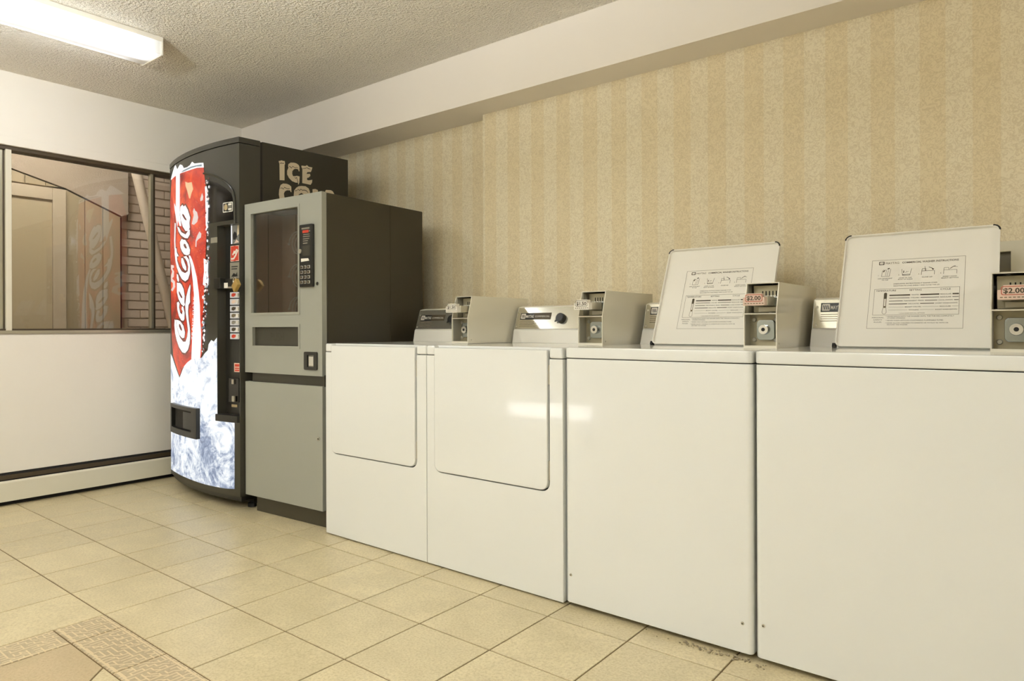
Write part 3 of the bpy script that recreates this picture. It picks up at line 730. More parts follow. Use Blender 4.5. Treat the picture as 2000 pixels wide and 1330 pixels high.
B().tube('coke_black', [(x, sag(x)-0.003, z) for x, z in ARCH], 0.006, 8).build('arch_moulding', dm)
B().sheet('black_gloss', DISP, cs(0.0008), cuts=CUTS).build('display_panel', dm)
# lit print
def pr(name, mname, polys, off, holes=None):
    b = B()
    for k, p in enumerate(polys):
        b.sheet(mname, [(max(x, -0.905), z) for x, z in p], cs(off), holes=(holes or {}).get(k, ()), cuts=CUTS)
    return b.build(name, sp_, smooth=False)
sp_ = None
sp_ = B().sheet('ice', [(max(x, -0.905), z) for x, z in ICE], cs(0.0012), cuts=CUTS).build('lit_panel', dm, smooth=False)
tag(sp_, 'backlit lower panel printed with blue white ice')
def prp(name, mname, polys, off, holes=None, lab=None):
    o = pr(name, mname, polys, off, holes)
    if lab: o['label'] = lab
    return o
prp('printed_can', 'can', [CAN], 0.0020, lab='glowing red can print')
prp('printed_can_rim', 'e_white', [RIM], 0.0026)
prp('rim_shading', 'e_blue', [RIMSHADE], 0.0032)
def grow(p, d):
    cx = sum(a for a, _ in p)/len(p); cz = sum(c for _, c in p)/len(p); out = []
    n = len(p); ar = sum(p[k][0]*p[(k+1) % n][1]-p[(k+1) % n][0]*p[k][1] for k in range(n))
    s = 1 if ar > 0 else -1
    for k in range(n):
        a, c = p[k-1], p[(k+1) % n]; tx, tz = c[0]-a[0], c[1]-a[1]; L = math.hypot(tx, tz) or 1
        out.append((p[k][0] + s*tz/L*d, p[k][1] - s*tx/L*d))
    return out
glyphs = [LA, LL, LLT, LO, CC, CCI, HY, LA2, LC2, LO2, C1]
prp('lettering_shadow', 'e_dark', [grow(g, 0.011) for g in glyphs] , 0.0026)
prp('script_lettering', 'e_white', glyphs + [STRIPE], 0.0038, {0: [LA_H1], 3: [LO_H1], 7: [LA2_H1], 9: [LO2_H1]}, lab='white flowing script reading Coca-Cola')
prp('white_wave', 'e_white', [WAVE], 0.0032)
prp('ice_chip', 'e_cream', [CHIP], 0.0034)
for cp in (CHIP2, CHIP3, CHIP4, LEFTLOGO): prp('lilac_chip', 'e_lilac', [cp], 0.0034)
for cp in (EDGE, EDGE2): prp('edge_print', 'e_white', [cp], 0.0034)  # white shapes printed along the right edge of the can
b = B()
rr = random.Random(3)
for k in range(130):
    z = rr.uniform(0.83, 1.80); xe = -0.272 + (z < 1.35)*-0.004 - (1.35-z)*0.10*(z < 1.35)
    x = xe + rr.gauss(0, 0.012); s = rr.uniform(0.004, 0.011); n = 6
    p = [(x + s*rr.uniform(.6, 1.2)*math.cos(6.283*i/n), z + s*rr.uniform(.6, 1.2)*math.sin(6.283*i/n)) for i in range(n)]
    b.sheet(rr.choice(['e_white', 'e_white', 'e_lilac', 'e_blue', 'e_dark']), p, cs(0.0044 + k*2e-6))
b.build('water_drops', sp_, smooth=False)['kind'] = 'stuff'
b = B().text('e_white', 'TRADE-MARK', 0, 0, 0.020, lambda a, c: cs(0.0038)(-0.452 - c*0.9 + (a)*0.12, 0.905 + a), w=0.25)
b.build('small_lettering', sp_, smooth=False)
# delivery hatch
b = B()
x0, x1, z0, z1 = -0.795, -0.367, 0.350, 0.522
for a, c, e, f in ((x0, x1, z1-0.022, z1), (x0, x1, z0, z0+0.035)): b.prism('black', foot(a, c, 0, 0.024, 0.0), e, f, 'z', bev=0.002)
for a, c in ((x0, x0+0.03), (x1-0.065, x1)): b.prism('black', foot(a, c, 0, 0.024, 0.0), z0+0.03, z1-0.02, 'z', bev=0.002)
dh = b.build('delivery_hatch', dm)
B().sheet('dark', rect(x0+0.03, x1-0.06, z0+0.033, z1-0.02), cs(0.002), cuts=CUTS).build('hatch_recess', dh)
B().sheet('black', rect(x0+0.20, x1-0.07, z0+0.04, z1-0.035), cs(0.006), cuts=CUTS).build('hatch_flap', dh)
# selection column inside the recess
def rp(name, mname, x0, x1, z0, z1, d0=-0.046, d1=-0.043, parent=None, bev=0.0):
    return B().prism(mname, foot(x0, x1, 0, d1+0.0, d0), z0, z1, 'z', bev=bev).build(name, parent or dm)
o = rp('lit_picture', 'e_pic', -0.131, -0.059, 1.428, 1.538)
B().sheet('e_white', [(-0.131, 1.428), (-0.121, 1.43), (-0.122, 1.537), (-0.131, 1.538)], cs(-0.0425)).sheet('dark', [(-0.115, 1.478), (-0.10, 1.496), (-0.086, 1.486), (-0.079, 1.464), (-0.095, 1.450), (-0.112, 1.452)], cs(-0.0425)).sheet('pink', [(-0.105, 1.43), (-0.085, 1.452), (-0.064, 1.435)], cs(-0.0425)).sheet('letters', [(-0.08, 1.47), (-0.062, 1.48), (-0.062, 1.53), (-0.078, 1.525)], cs(-0.0425)).build('picture_print', o, smooth=False)
o = rp('brand_plate', 'red', -0.136, -0.067, 1.334, 1.418); tag(o, 'small red plate with white script and wave')
B().sheet('white', [(-0.132, 1.352), (-0.112, 1.352), (-0.095, 1.370), (-0.078, 1.392), (-0.070, 1.394), (-0.072, 1.386), (-0.088, 1.362), (-0.105, 1.344), (-0.128, 1.342)], cs(-0.0425)).sheet('white', [(-0.122, 1.372), (-0.113, 1.364), (-0.103, 1.376), (-0.094, 1.372), (-0.084, 1.388), (-0.074, 1.396), (-0.086, 1.400), (-0.096, 1.388), (-0.106, 1.392), (-0.114, 1.380)], cs(-0.0422)).build('plate_print', o, smooth=False)
B().sheet('pink', rect(-0.137, -0.066, 1.333, 1.419), cs(-0.0428), holes=[rect(-0.133, -0.070, 1.337, 1.415)]).build('plate_border', o, smooth=False)
o = rp('instruction_label', 'greylab', -0.141, -0.063, 1.240, 1.328)
B().sheet('black', rect(-0.128, -0.075, 1.302, 1.308), cs(-0.0425)).sheet('black', rect(-0.128, -0.080, 1.290, 1.295), cs(-0.0425)).sheet('black', [(-0.13, 1.25), (-0.11, 1.27), (-0.09, 1.262), (-0.08, 1.276), (-0.078, 1.25)], cs(-0.0425)).build('label_print', o, smooth=False)
rp('lock_bracket', 'black', -0.202, -0.142, 1.186, 1.243, -0.046, 0.012, bev=0.003)
B().box('black', -0.15, -0.004, -0.012, -0.004, 1.196, 1.236, 0.002).build('hasp', dm)
rp('lock_tag', 'white', -0.153, -0.111, 1.188, 1.216, -0.046, -0.010)
cols = ['red', 'pink', 'ink', 'ink_mid', 'greylab', 'ink', 'red']
for k in range(7):
    z1 = 1.166 - k*0.0373
    o = rp('selection_button', 'e_button', -0.133, -0.068, z1-0.031, z1, -0.046, -0.036, bev=0.002)
    B().prism('white', foot(-0.075, -0.060, 0, -0.032, -0.044), z1-0.026, z1-0.006, 'z', bev=0.001).build('button_tab', o)
    B().sheet(cols[k], [(-0.118, z1-0.022), (-0.100, z1-0.026), (-0.084, z1-0.018), (-0.082, z1-0.008), (-0.104, z1-0.005), (-0.117, z1-0.010)], cs(-0.0355)).build('button_print', o, smooth=False)
o = rp('warning_sticker', 'pink', -0.109, -0.058, 0.733, 0.782)
B().sheet('red', rect(-0.102, -0.065, 0.762, 0.776), cs(-0.0425)).sheet('red', rect(-0.102, -0.065, 0.750, 0.757), cs(-0.0425)).sheet('red', rect(-0.102, -0.065, 0.738, 0.746), cs(-0.0425)).build('sticker_print', o, smooth=False)
o = rp('coin_mechanism', 'black_gloss', -0.149, -0.058, 0.570, 0.700, -0.046, -0.034, bev=0.002)
B().box('steel', -0.108, -0.088, 0.004, 0.012, 0.668, 0.694, 0.002).build('coin_slot', o)
B().box('steel', -0.102, -0.076, 0.002, 0.012, 0.574, 0.604, 0.002).build('coin_return_cup', o)
rp('price_tag', 'tan', -0.132, -0.086, 0.542, 0.556)
B().prism('black', foot(-0.187, -0.004, 0, 0.014, -0.047), 0.468, 0.506, 'z', bev=0.003).build('recess_ledge', dm)
o = B().sheet('white', rrect(-0.132, -0.049, 1.594, 1.647, 0.006), cs(0.0012)).build('coin_sticker', dm, smooth=False)
B().sheet('black', rrect(-0.127, -0.054, 1.599, 1.642, 0.003), cs(0.0016)).sheet('tan', [(-0.106+0.016*math.cos(k*.5236), 1.621+0.017*math.sin(k*.5236)) for k in range(12)], cs(0.002)).sheet('white', rect(-0.085, -0.058, 1.628, 1.639), cs(0.002)).sheet('white', rect(-0.085, -0.058, 1.603, 1.614), cs(0.002)).sheet('greylab', rect(-0.085, -0.058, 1.618, 1.624), cs(0.002)).build('sticker_print', o, smooth=False)
B().sheet('greylab', rect(-0.245, -0.182, 1.437, 1.467), cs(0.0014), cuts=CUTS).build('maker_label', dm, smooth=False)
# side lettering
sd = lambda y, z: (0.0012, y, z)
sd2 = lambda y, z: (0.0018, y, z)
b = B()
for p in (I1, C_1, E_1, C_2, L_2, D_2): b.sheet('letters', p, sd)
b.sheet('letters', O_2, sd, holes=[O_2H])
o = b.build('side_lettering', dm, smooth=False); tag(o, 'cream snow capped letters reading ICE COLD')
b = B()
for p in (Z1, Z2, Z3, Z4, Z5, Z6): B().sheet('cabinet_dark', p, sd2).build('snow_cap_outline', o, smooth=False)
B().box('dark', -0.002, 0.0006, 0.117, 0.129, 0.08, 1.98).build('door_seam', dm)

# brass padlock hanging on the lock bracket
mw = Matrix.Translation((-3.386, 1.919, 0)) @ Matrix.Rotation(R(-4), 4, 'Z')
pl = tag(empty('padlock', mw @ Vector((0.016, -0.026, 1.196)), R(-4)), 'small brass padlock hanging from the lock bracket of the drink machine', 'padlock')
rotm = Matrix.Rotation(R(-32), 4, 'Y')
B().box('brass', -0.030, 0.030, -0.010, 0.010, -0.022, 0.022, 0.003, mtx=rotm @ Matrix.Rotation(R(-8), 4, 'Y')).build('lock_body', pl)
pts = []
for k in range(13):
    a = math.pi*k/12; pts.append(rotm @ Vector((-0.018*math.cos(a), 0, 0.024 + 0.022*math.sin(a))))
pts = [rotm @ Vector((-0.018, 0, 0.005))] + pts + [rotm @ Vector((0.018, 0, 0.005))]
B().tube('chrome', pts, 0.0038, 8).build('shackle', pl)

# ------------------------------------------------------------------ snack vending machine
sm = tag(empty('snack_vending_machine', (-3.367, 1.943, 0), math.atan2(0.037, 0.618)), 'grey fronted snack vending machine with dark cabinet beside the white dryers', 'vending machine')
b = B()
b.box('snack_side', 0.078, 0.617, 0.45, 0.703, 0.083, 1.625, 0.003)
b.box('snack_side', 0.040, 0.046, 0.030, 0.20, 0.083, 1.625, 0.002).box('snack_side', 0.45, 0.617, 0.030, 0.45, 0.083, 1.625, 0.003)
b.box('snack_side', 0.046, 0.45, 0.030, 0.20, 1.585, 1.625).box('snack_side', 0.046, 0.45, 0.030, 0.20, 0.083, 1.03).box('snack_side', 0.079, 0.45, 0.20, 0.45, 1.585, 1.625).box('snack_side', 0.079, 0.45, 0.20, 0.45, 0.083, 1.03).box('snack_side', 0.079, 0.084, 0.20, 0.45, 1.03, 1.585)
b.build('cabinet', sm)
B().box('snack_side', 0.040, 0.617, 0.035, 0.20, 0.0, 0.083, 0.002).box('snack_side', 0.08, 0.617, 0.19, 0.69, 0.0, 0.083, 0.002).build('base', sm)
B().box('cabinet_dark', 0.040, 0.617, 0.012, 0.034, 0.686, 0.742).build('middle_band', sm)
ud = B().prism('snack_grey', rect(-0.008, 0.615, 0.737, 1.627), 0, 0.028, 'y', holes=[rect(0.050, 0.437, 1.050, 1.571), rect(0.061, 0.437, 0.879, 0.976)]).build('upper_door', sm)
b = B()
for (x0, x1, z0, z1) in ((0.050, 0.437, 1.050, 1.571), (0.061, 0.437, 0.879, 0.976)):
    b.prism('snack_grey', rect(x0-0.014, x1+0.012, z0-0.012, z1+0.014), -0.0025, 0.0005, 'y', holes=[rect(x0, x1, z0, z1)])
b.build('window_trim', ud)
B().box('display_glass', 0.048, 0.440, 0.012, 0.015, 1.046, 1.574).build('glass_pane', ud)
B().box('flap', 0.058, 0.440, 0.014, 0.020, 0.876, 0.979).build('delivery_flap', ud)
B().text('cabinet_dark', 'PUSH', 0.25, 0.905, 0.044, lambda a, c: (a, 0.0135, c), w=0.11, align='C').build('flap_lettering', ud, smooth=False)
B().box('snack_grey', -0.008, 0.615, 0, 0.028, 0.088, 0.689, 0.002).build('lower_door', sm)
B().cyl('chrome', (0.590, 0.002, 0.436), (0.590, -0.006, 0.436), 0.009, 14).cyl('dark', (0.590, -0.005, 0.436), (0.590, -0.0065, 0.436), 0.004, 10).build('door_lock', sm)
B().cyl('chrome', (0.586, 0.002, 1.184), (0.586, -0.005, 1.184), 0.009, 14).cyl('dark', (0.588, -0.004, 1.184), (0.588, -0.0056, 1.184), 0.004, 10).build('door_lock', sm)
# interior: liner brown and seams imitate the reflection in the glass
B().box('brown_in', 0.046, 0.449, 0.19, 0.20, 1.031, 1.584).box('brown_in', 0.0465, 0.050, 0.031, 0.19, 1.031, 1.584).build('reflection_liner', sm)
b = B()
for x in (0.17, 0.30, 0.41): b.box('dark', x, x+0.003, 0.188, 0.191, 1.03, 1.58)
b.box('dark', 0.0495, 0.051, 0.10, 0.104, 1.03, 1.58)
b.build('reflection_seam', sm)
for z in (1.40, 1.235, 1.07):
    sh = B()
    pts = [(0.378 - 0.056*math.cos(k*0.35), 0.033 + 0.0010*k, z + 0.056*math.sin(k*0.35)) for k in range(0, 150)]
    o = sh.tube('white', pts, 0.0024, 6).build('vend_coil', sm)
    bb = bmesh.new(); bmesh.ops.create_icosphere(bb, subdivisions=2, radius=0.006)
    t = B(); t.absorb(bb, 'white', Matrix.Translation((0.378-0.056, 0.031, z-0.003))); t.build('coil_tip', o)
# selection panel
px = B().prism('black', rrect(0.460, 0.561, 1.170, 1.476, 0.008), -0.012, 0.002, 'y', bev=0.002).build('selection_panel', sm)
f = lambda a, c: (a, -0.0127, c)
B().sheet('greylab', rect(0.480, 0.540, 1.452, 1.460), f).sheet('red', rect(0.487, 0.533, 1.434, 1.447), f).sheet('greylab', rect(0.536, 0.544, 1.438, 1.444), f).sheet('greylab', rect(0.492, 0.540, 1.424, 1.4275), f).sheet('greylab', rect(0.490, 0.542, 1.414, 1.418), f).sheet('greylab', rect(0.490, 0.538, 1.403, 1.407), f).sheet('greylab', rect(0.490, 0.528, 1.393, 1.397), f).sheet('greylab', rect(0.490, 0.524, 1.381, 1.386), f).build('panel_print', px, smooth=False)
B().sheet('white', [(0.475, 1.294), (0.537, 1.297), (0.530, 1.309), (0.475, 1.310)], f).build('price_card', px, smooth=False)
B().cyl('steel', (0.470, -0.011, 1.346), (0.470, -0.017, 1.346), 0.011, 16).build('coin_button', px)
B().sheet('flap', rect(0.487, 0.545, 1.322, 1.372), f).build('display_strip', px, smooth=False)
for r in range(4):
    for c in range(3):
        kx, kz = 0.482 + c*0.0265, 1.267 - r*0.0245
        o = B().box('chrome', kx-0.0095, kx+0.0095, -0.017, -0.011, kz-0.008, kz+0.008, 0.0025).build('key', px)
        B().box('ink', kx-0.003, kx+0.003, -0.0174, -0.0168, kz-0.002, kz+0.005).build('key_mark', o)
o = B().prism('black', rrect(0.487, 0.583, 0.766, 0.854, 0.008), -0.008, 0.002, 'y', holes=[rect(0.512, 0.560, 0.780, 0.838)]).build('coin_return', sm)
B().box('steel', 0.510, 0.562, 0.0, 0.002, 0.778, 0.840).box('chrome', 0.518, 0.554, -0.004, 0.001, 0.784, 0.834, 0.003).build('return_flap', o)

# ------------------------------------------------------------------ laundry machines
YF = 1.956
def console(root, w, y0, y1, y2, knob, badge_z, dark_badge):
    prof = [(y0, 0.8975), (y1-0.002, 0.957), (y1+0.002, 0.959), (y2, 1.064), (y2+0.03, 1.071), (0.742, 1.067), (0.742, 0.8975)]
    co = B().prism('enamel_dull', prof, 0.012, w-0.010, 'x', bev=0.0015).build('console', root)
    L = math.hypot(y2-y1, 0.105); dy, dz = (y2-y1)/L, 0.105/L
    def f(n): return lambda a, s: (a, y1 + dy*s - dz*n, 0.959 + dz*s + dy*n)
    t = bmesh.new(); bmesh.ops.create_cube(t, size=1.0)
    for v in t.verts:
        v.co = Vector(f(0.0006 + (v.co.y+.5)*0.0012)(0.016 + (v.co.x+.5)*(w-0.03), 0.004 + (v.co.z+.5)*(L-0.006)))
    t2 = B(); bmesh.ops.recalc_face_normals(t, faces=t.faces[:]); t2.absorb(t, 'console'); pn = t2.build('console_panel', co)
    tag(pn, 'brushed metal face panel of the console')
    for s in (0.014, 0.082):
        x = 0.026
        B().cyl('steel', f(0.001)(x, s), f(0.0035)(x, s), 0.0042, 10).build('screw', co)
    s0 = (badge_z-0.959)/dz - 0.005; s1 = s0 + 0.033
    b = B()
    g, g2 = f(0.0024), f(0.0028)
    b.sheet('ink' if dark_badge else 'ink_mid', rect(0.038, 0.215, s0, s1), g)
    b.sheet('black', rect(0.038, 0.118, s0, s1), g2)
    b.sheet('white', rrect(0.042, 0.068, s0+0.004, s1-0.004, 0.003), f(0.0032))
    for k in range(3): b.sheet('black', [(0.0455+k*0.0065, s1-0.009), (0.0490+k*0.0065, s1-0.009), (0.0530+k*0.0065, s0+0.009), (0.0495+k*0.0065, s0+0.009)], f(0.0036))
    b.text('white', 'MAYTAG', 0.071, s0+0.009, 0.014, f(0.0032), w=0.045, bold=0.015)
    b.text('white' if dark_badge else 'white', 'COMMERCIAL', 0.124, s0+0.011, 0.009, f(0.0030), w=0.084)
    for k in range(4): b.sheet('ink_mid', rect(0.040, 0.040 + (0.085, 0.10, 0.078, 0.095)[k], s0-0.010-k*0.008, s0-0.0082-k*0.008), g)
    b.build('badge', co, smooth=False)
    if knob:
        c, n = f(0.0), f(0.022)
        kx, ks = 0.276, (1.008-0.959)/dz
        k = B().cyl('black', f(0.002)(kx, ks), n(kx, ks), 0.0235, 24, 0.021, bev=0.002)
        k.build('knob', co)
        B().sheet('black', [(kx-0.010, ks+0.004), (kx-0.030, ks-0.014), (kx-0.028, ks-0.020), (kx, ks-0.012)], f(0.012)).build('knob_pointer', co, smooth=False)
    return co

def coin_box(root, x0, price, wd=0.106, zt=1.110, yo=0.0, lab='pink', ring='ring'):
    ya, yb, yt, ys, z0 = 0.229+yo, 0.690, 0.257+yo, 0.229+yo, 0.8985
    Y = lambda v: v + yo
    prof = [(ya, z0), (ys, 1.012), (yt, zt), (yb, zt), (yb, z0)]
    b = B()
    b.prism('box_paint', prof, x0, x0+0.003, 'x'); b.prism('box_paint', prof, x0+wd-0.003, x0+wd, 'x')
    b.box('box_paint', x0+.003, x0+wd-.003, yt, yb, zt-0.003, zt)
    b.box('box_paint', x0+.003, x0+wd-.003, ya, yb, z0, z0+0.010)
    b.box('box_paint', x0+.003, x0+wd-.003, yb-.003, yb, z0, zt)
    b.box('box_paint', x0+.003, x0+wd-.003, ys+.001, Y(0.32), 1.009, 1.013)
    cb = b.build('coin_box', root)
    B().box('plate', x0+.004, x0+wd-.004, Y(0.282), Y(0.286), 0.908, 1.009).build('lock_plate', cb)
    b = B()
    for dx in (0.018, wd-0.018):
        for z in (0.926, 0.992): b.cyl('inner', (x0+dx, Y(0.283), z), (x0+dx, Y(0.276), z), 0.008, 12, 0.0055)
    b.build('rivets', cb)['kind'] = 'stuff'
    lx = x0+wd*0.55
    lk = B().prism('guard', rrect(lx-0.029, lx+0.029, 0.926, 0.991, 0.012), Y(0.266), Y(0.283), 'y', bev=0.002).build('lock_guard', cb)
    B().cyl('chrome', (lx-0.003, Y(0.270), 0.960), (lx-0.003, Y(0.252), 0.960), 0.0175, 20, 0.015, bev=0.001).cyl('dark', (lx-0.003, Y(0.254), 0.960), (lx-0.003, Y(0.2515), 0.960), 0.006, 12).build('lock_cylinder', lk)
    B().box('plate', x0+.012, x0+wd-.004, Y(0.292), Y(0.296), 1.016, zt-0.008).build('slot_plate', cb)
    b = B()
    for k in range(5): b.box('dark', x0+0.040+k*0.011, x0+0.0435+k*0.011, Y(0.2905), Y(0.2925), 1.072, 1.086)
    b.build('coin_slots', cb)
    b = B()
    for k in range(5): b.box('bright', x0+0.041+k*0.011, x0+0.0495+k*0.011, Y(0.262), Y(0.290), 1.0655, 1.0705, 0.001)
    b.build('slide_fingers', cb)
    B().box('guard', x0+0.040, x0+wd-0.008, Y(0.262), Y(0.291), 1.037, 1.0655, 0.002).build('coin_block', cb)
    B().box('inner', x0+.0031, x0+.0045, Y(0.234), Y(0.29), 0.909, 1.008).box('inner', x0+wd-.0045, x0+wd-.0031, Y(0.234), Y(0.29), 0.909, 1.008).box('inner', x0+.0031, x0+.0045, Y(0.262), Y(0.30), 1.014, zt-0.004).build('inner_lining', cb)['kind'] = 'stuff'
    B().box('steel', x0+0.030, x0+wd-0.010, Y(0.285), Y(0.292), 1.018, 1.034, 0.001).build('slide_frame', cb)
    sl = B().box('steel', x0+0.040, x0+0.088, Y(0.196), Y(0.292), 1.037, 1.066, 0.002).box('steel', x0+0.022, x0+0.044, Y(0.196), Y(0.292), 1.036, 1.044, 0.002).build('coin_slide', cb)
    pp = B().box(lab, x0+0.018, x0+0.086, Y(0.172), Y(0.198), 1.036, 1.062, 0.002).box(lab, x0+0.030, x0+0.078, Y(0.172), Y(0.198), 1.060, 1.074, 0.002)
    pp = pp.build('price_plate', cb)
    f = lambda a, c: (a, Y(0.1715), c); f2 = lambda a, c: (a, Y(0.1712), c)
    b = B().sheet(ring, rrect(x0+0.026, x0+0.080, 1.048, 1.071, 0.005), f2, holes=[rrect(x0+0.028, x0+0.078, 1.050, 1.069, 0.004)])
    b.text('ink', price, x0+0.053, 1.053, 0.013, f2, w=0.044, align='C', bold=0.025)
    for k in range(7): b.sheet('ink_mid', rect(x0+0.024+k*0.009, x0+0.030+k*0.009, 1.041, 1.0435), f2)
    b.build('price_print', pp, smooth=False)
    B().cyl('steel', (x0+wd-0.0005, ya+0.022, 0.915), (x0+wd+0.0015, ya+0.022, 0.915), 0.003, 8).build('side_screw', cb)
    return cb

def dryer(x, label, bx, price, w=0.675):
    e = tag(empty('dryer', (x, YF, 0)), label, 'dryer')
    dl, dr_, dz = 0.048, 0.614, 0.388
    b = B()
    b.box('enamel', 0, w, 0.0215, 0.745, 0.006, 0.856, 0.004)
    out = [(0.0, 0.006), (w, 0.006), (w, 0.857), (dr_+0.004, 0.857)]
    r = 0.035
    for k in range(6):
        t = R(0 - 90*k/5); out.append((dr_+0.004-r + r*math.cos(t), dz-0.004+r + r*math.sin(t)))
    for k in range(6):
        t = R(270 - 90*k/5); out.append((dl-0.004+r + r*math.cos(t), dz-0.004+r + r*math.sin(t)))
    out += [(dl-0.004, 0.857), (0.0, 0.857)]
    b.prism('enamel', out, 0.0, 0.022, 'y', bev=0.0025)
    cab = b.build('cabinet', e)
    B().prism('dark', rrect(dl-0.003, dr_+0.003, dz-0.003, 0.88, r, 5, (1, 1, 0, 0)), 0.0205, 0.0235, 'y').build('door_gasket', e)
    d = B().prism('enamel', rrect(dl-0.001, dr_-0.003, dz, 0.889, r-0.004, 5, (1, 1, 0, 0)), -0.005, 0.019, 'y', bev=0.005).build('door', e)
    for z in (0.46, 0.80): B().box('steel', dr_-0.004, dr_+0.003, 0.004, 0.016, z-0.035, z+0.035, 0.001).build('hinge', d)
    b = B()
    b.box('enamel', 0.0, w, 0.026, 0.745, 0.859, 0.8975, 0.006, 3)
    b.box('enamel', 0.0, dl-0.004, -0.001, 0.06, 0.859, 0.8972, 0.007, 3)
    b.box('enamel', dr_+0.004, w, -0.001, 0.06, 0.859, 0.8972, 0.007, 3)
    b.build('top_panel', e)
    B().box('dark', 0.03, w-0.03, 0.04, 0.70, 0.0, 0.006).build('base', e)
    console(e, w, 0.547, 0.560, 0.598, True, 1.010, True)
    coin_box(e, bx[0], price, bx[1], yo=bx[2], lab='white', ring='greylab')
    return e
dryer(-2.694, 'white front loading commercial dryer next to the snack machine', (0.574, 0.098, 0.028), '$1.50')
dryer(-2.016, 'white commercial dryer with light streak on its door, next to the washers', (0.561, 0.111, 0.045), '$1.50')

def washer(x, label, bx, w=0.655):
    e = tag(empty('washer', (x, YF, 0)), label, 'washer')
    B().prism('enamel', rrect(0.001, w-0.001, 0.0, 0.745, 0.016, 6), 0.016, 0.8605, 'z', bev=0.0025).build('cabinet', e)
    B().box('dark', 0.02, w-0.02, 0.05, 0.72, 0.0, 0.03).build('base', e)
    B().prism('enamel', rrect(0.0005, w-0.0005, -0.002, 0.745, 0.016, 6), 0.8625, 0.900, 'z', bev=0.0055).build('top_panel', e)
    B().box('dark', 0.008, w-0.008, 0.005, 0.73, 0.855, 0.868).build('top_gap', e)
    for sx, sz in ((0.023, 0.112), (w-0.031, 0.103)):
        B().cyl('steel', (sx, 0.001, sz), (sx, -0.003, sz), 0.0055, 12, 0.004).cyl('dark', (sx, -0.002, sz), (sx, -0.0034, sz), 0.002, 8).build('screw', e)
    console(e, w, 0.528, 0.552, 0.585, False, 1.024, True)
    coin_box(e, bx, '$2.00', zt=1.112)
    # raised lid, leaning back on the console
    lid = B()
    Lx0, Lx1, H = 0.117, 0.555, 0.412
    lid.prism('enamel_dull', rrect(Lx0, Lx1, 0.0, H, 0.018, 5), 0.0, 0.004, 'y')
    lid.prism('enamel_dull', rrect(Lx0, Lx1, 0.0, H, 0.018, 5), -0.012, 0.001, 'y', holes=[rrect(Lx0+0.0035, Lx1-0.0035, 0.004, H-0.0035, 0.015, 5)])
    lo = lid.build('lid', e)
    lo.location = (0, 0.434, 0.9005); lo.rotation_euler = (R(-23.88), 0, 0)
    for cx, a0 in ((Lx0+0.018, 90), (Lx1-0.018, 0)):
        B().tube('dark', [(cx + 0.0175*math.cos(R(a0+90*k/5)), -0.0105, H-0.018 + 0.0175*math.sin(R(a0+90*k/5))) for k in range(6)], 0.0030, 6).build('corner_bumper', lo)
    B().box('dark', Lx0-0.010, Lx0+0.002, -0.006, 0.012, -0.001, 0.014, 0.002).build('hinge', lo)
    # printed instructions
    f = lambda a, c: (a, -0.0006, c); g = lambda a, c: (a, -0.0009, c)
    b = B()
    def frame(x0, x1, z0, z1, t=0.0009): b.sheet('ink_mid', rect(x0, x1, z0, z1), f, holes=[rect(x0+t, x1-t, z0+t, z1-t)])
    def line(p, t=0.0009, m='ink'):
        for (xa, za), (xb, zb) in zip(p, p[1:]):
            L = math.hypot(xb-xa, zb-za) or 1; nx, nz = -(zb-za)/L*t/2, (xb-xa)/L*t/2
            b.sheet(m, [(xa-nx, za-nz), (xb-nx, zb-nz), (xb+nx, zb+nz), (xa+nx, za+nz)], g)
    X = 0.003
    frame(0.205, 0.468, 0.067, 0.315)
    frame(0.219, 0.456, 0.114, 0.208)
    b.sheet('ink', rrect(0.226, 0.242, 0.297, 0.309, 0.002), f); b.sheet('enamel_dull', rrect(0.2285, 0.2395, 0.299, 0.307, 0.002), g)
    for k in range(3): line([(0.231+k*0.003, 0.306), (0.2325+k*0.003, 0.300)], 0.0012)
    b.text('ink_mid', 'MAYTAG', 0.246, 0.299, 0.0072, f, w=0.039)
    b.text('ink', 'COMMERCIAL WASHER INSTRUCTIONS', 0.294, 0.299, 0.0066, f, w=0.156, bold=0.012)
    # pictograms
    line([(0.236, 0.254), (0.238, 0.274), (0.243, 0.279)]); line([(0.236, 0.254), (0.259, 0.254), (0.262, 0.281)]); line([(0.247, 0.256), (0.250, 0.277)], 0.0007); line([(0.252, 0.256), (0.256, 0.276)], 0.0007)
    b.sheet('ink', [(0.239, 0.272), (0.242, 0.269), (0.246, 0.276), (0.250, 0.279), (0.244, 0.277)], g); b.sheet('ink', [(0.252, 0.279), (0.259, 0.281), (0.258, 0.285), (0.253, 0.283)], g)
    line([(0.294, 0.278), (0.297, 0.255), (0.318, 0.255), (0.322, 0.279)]); line([(0.297, 0.258), (0.318, 0.258)], 0.0014); line([(0.300, 0.264), (0.300, 0.272)], 0.0018)
    for k in range(3): line([(0.305+k*0.004, 0.264+k*0.002), (0.309+k*0.003, 0.270-k*0.001)], 0.0007)
    line([(0.350, 0.254), (0.351, 0.268), (0.386, 0.268), (0.386, 0.254)]); line([(0.351, 0.268), (0.352, 0.276), (0.362, 0.276), (0.362, 0.268)]); line([(0.361, 0.268), (0.359, 0.284)]); line([(0.370, 0.281), (0.378, 0.278), (0.382, 0.273)], 0.0016); b.sheet('ink', [(0.378, 0.275), (0.385, 0.275), (0.382, 0.270)], g)
    line([(0.411, 0.254), (0.411, 0.268), (0.446, 0.268), (0.446, 0.254)]); line([(0.411, 0.268), (0.412, 0.276), (0.424, 0.276), (0.425, 0.268)]); line([(0.428, 0.272), (0.436, 0.279), (0.442, 0.281)], 0.0018); line([(0.436, 0.280), (0.448, 0.277)], 0.0009)
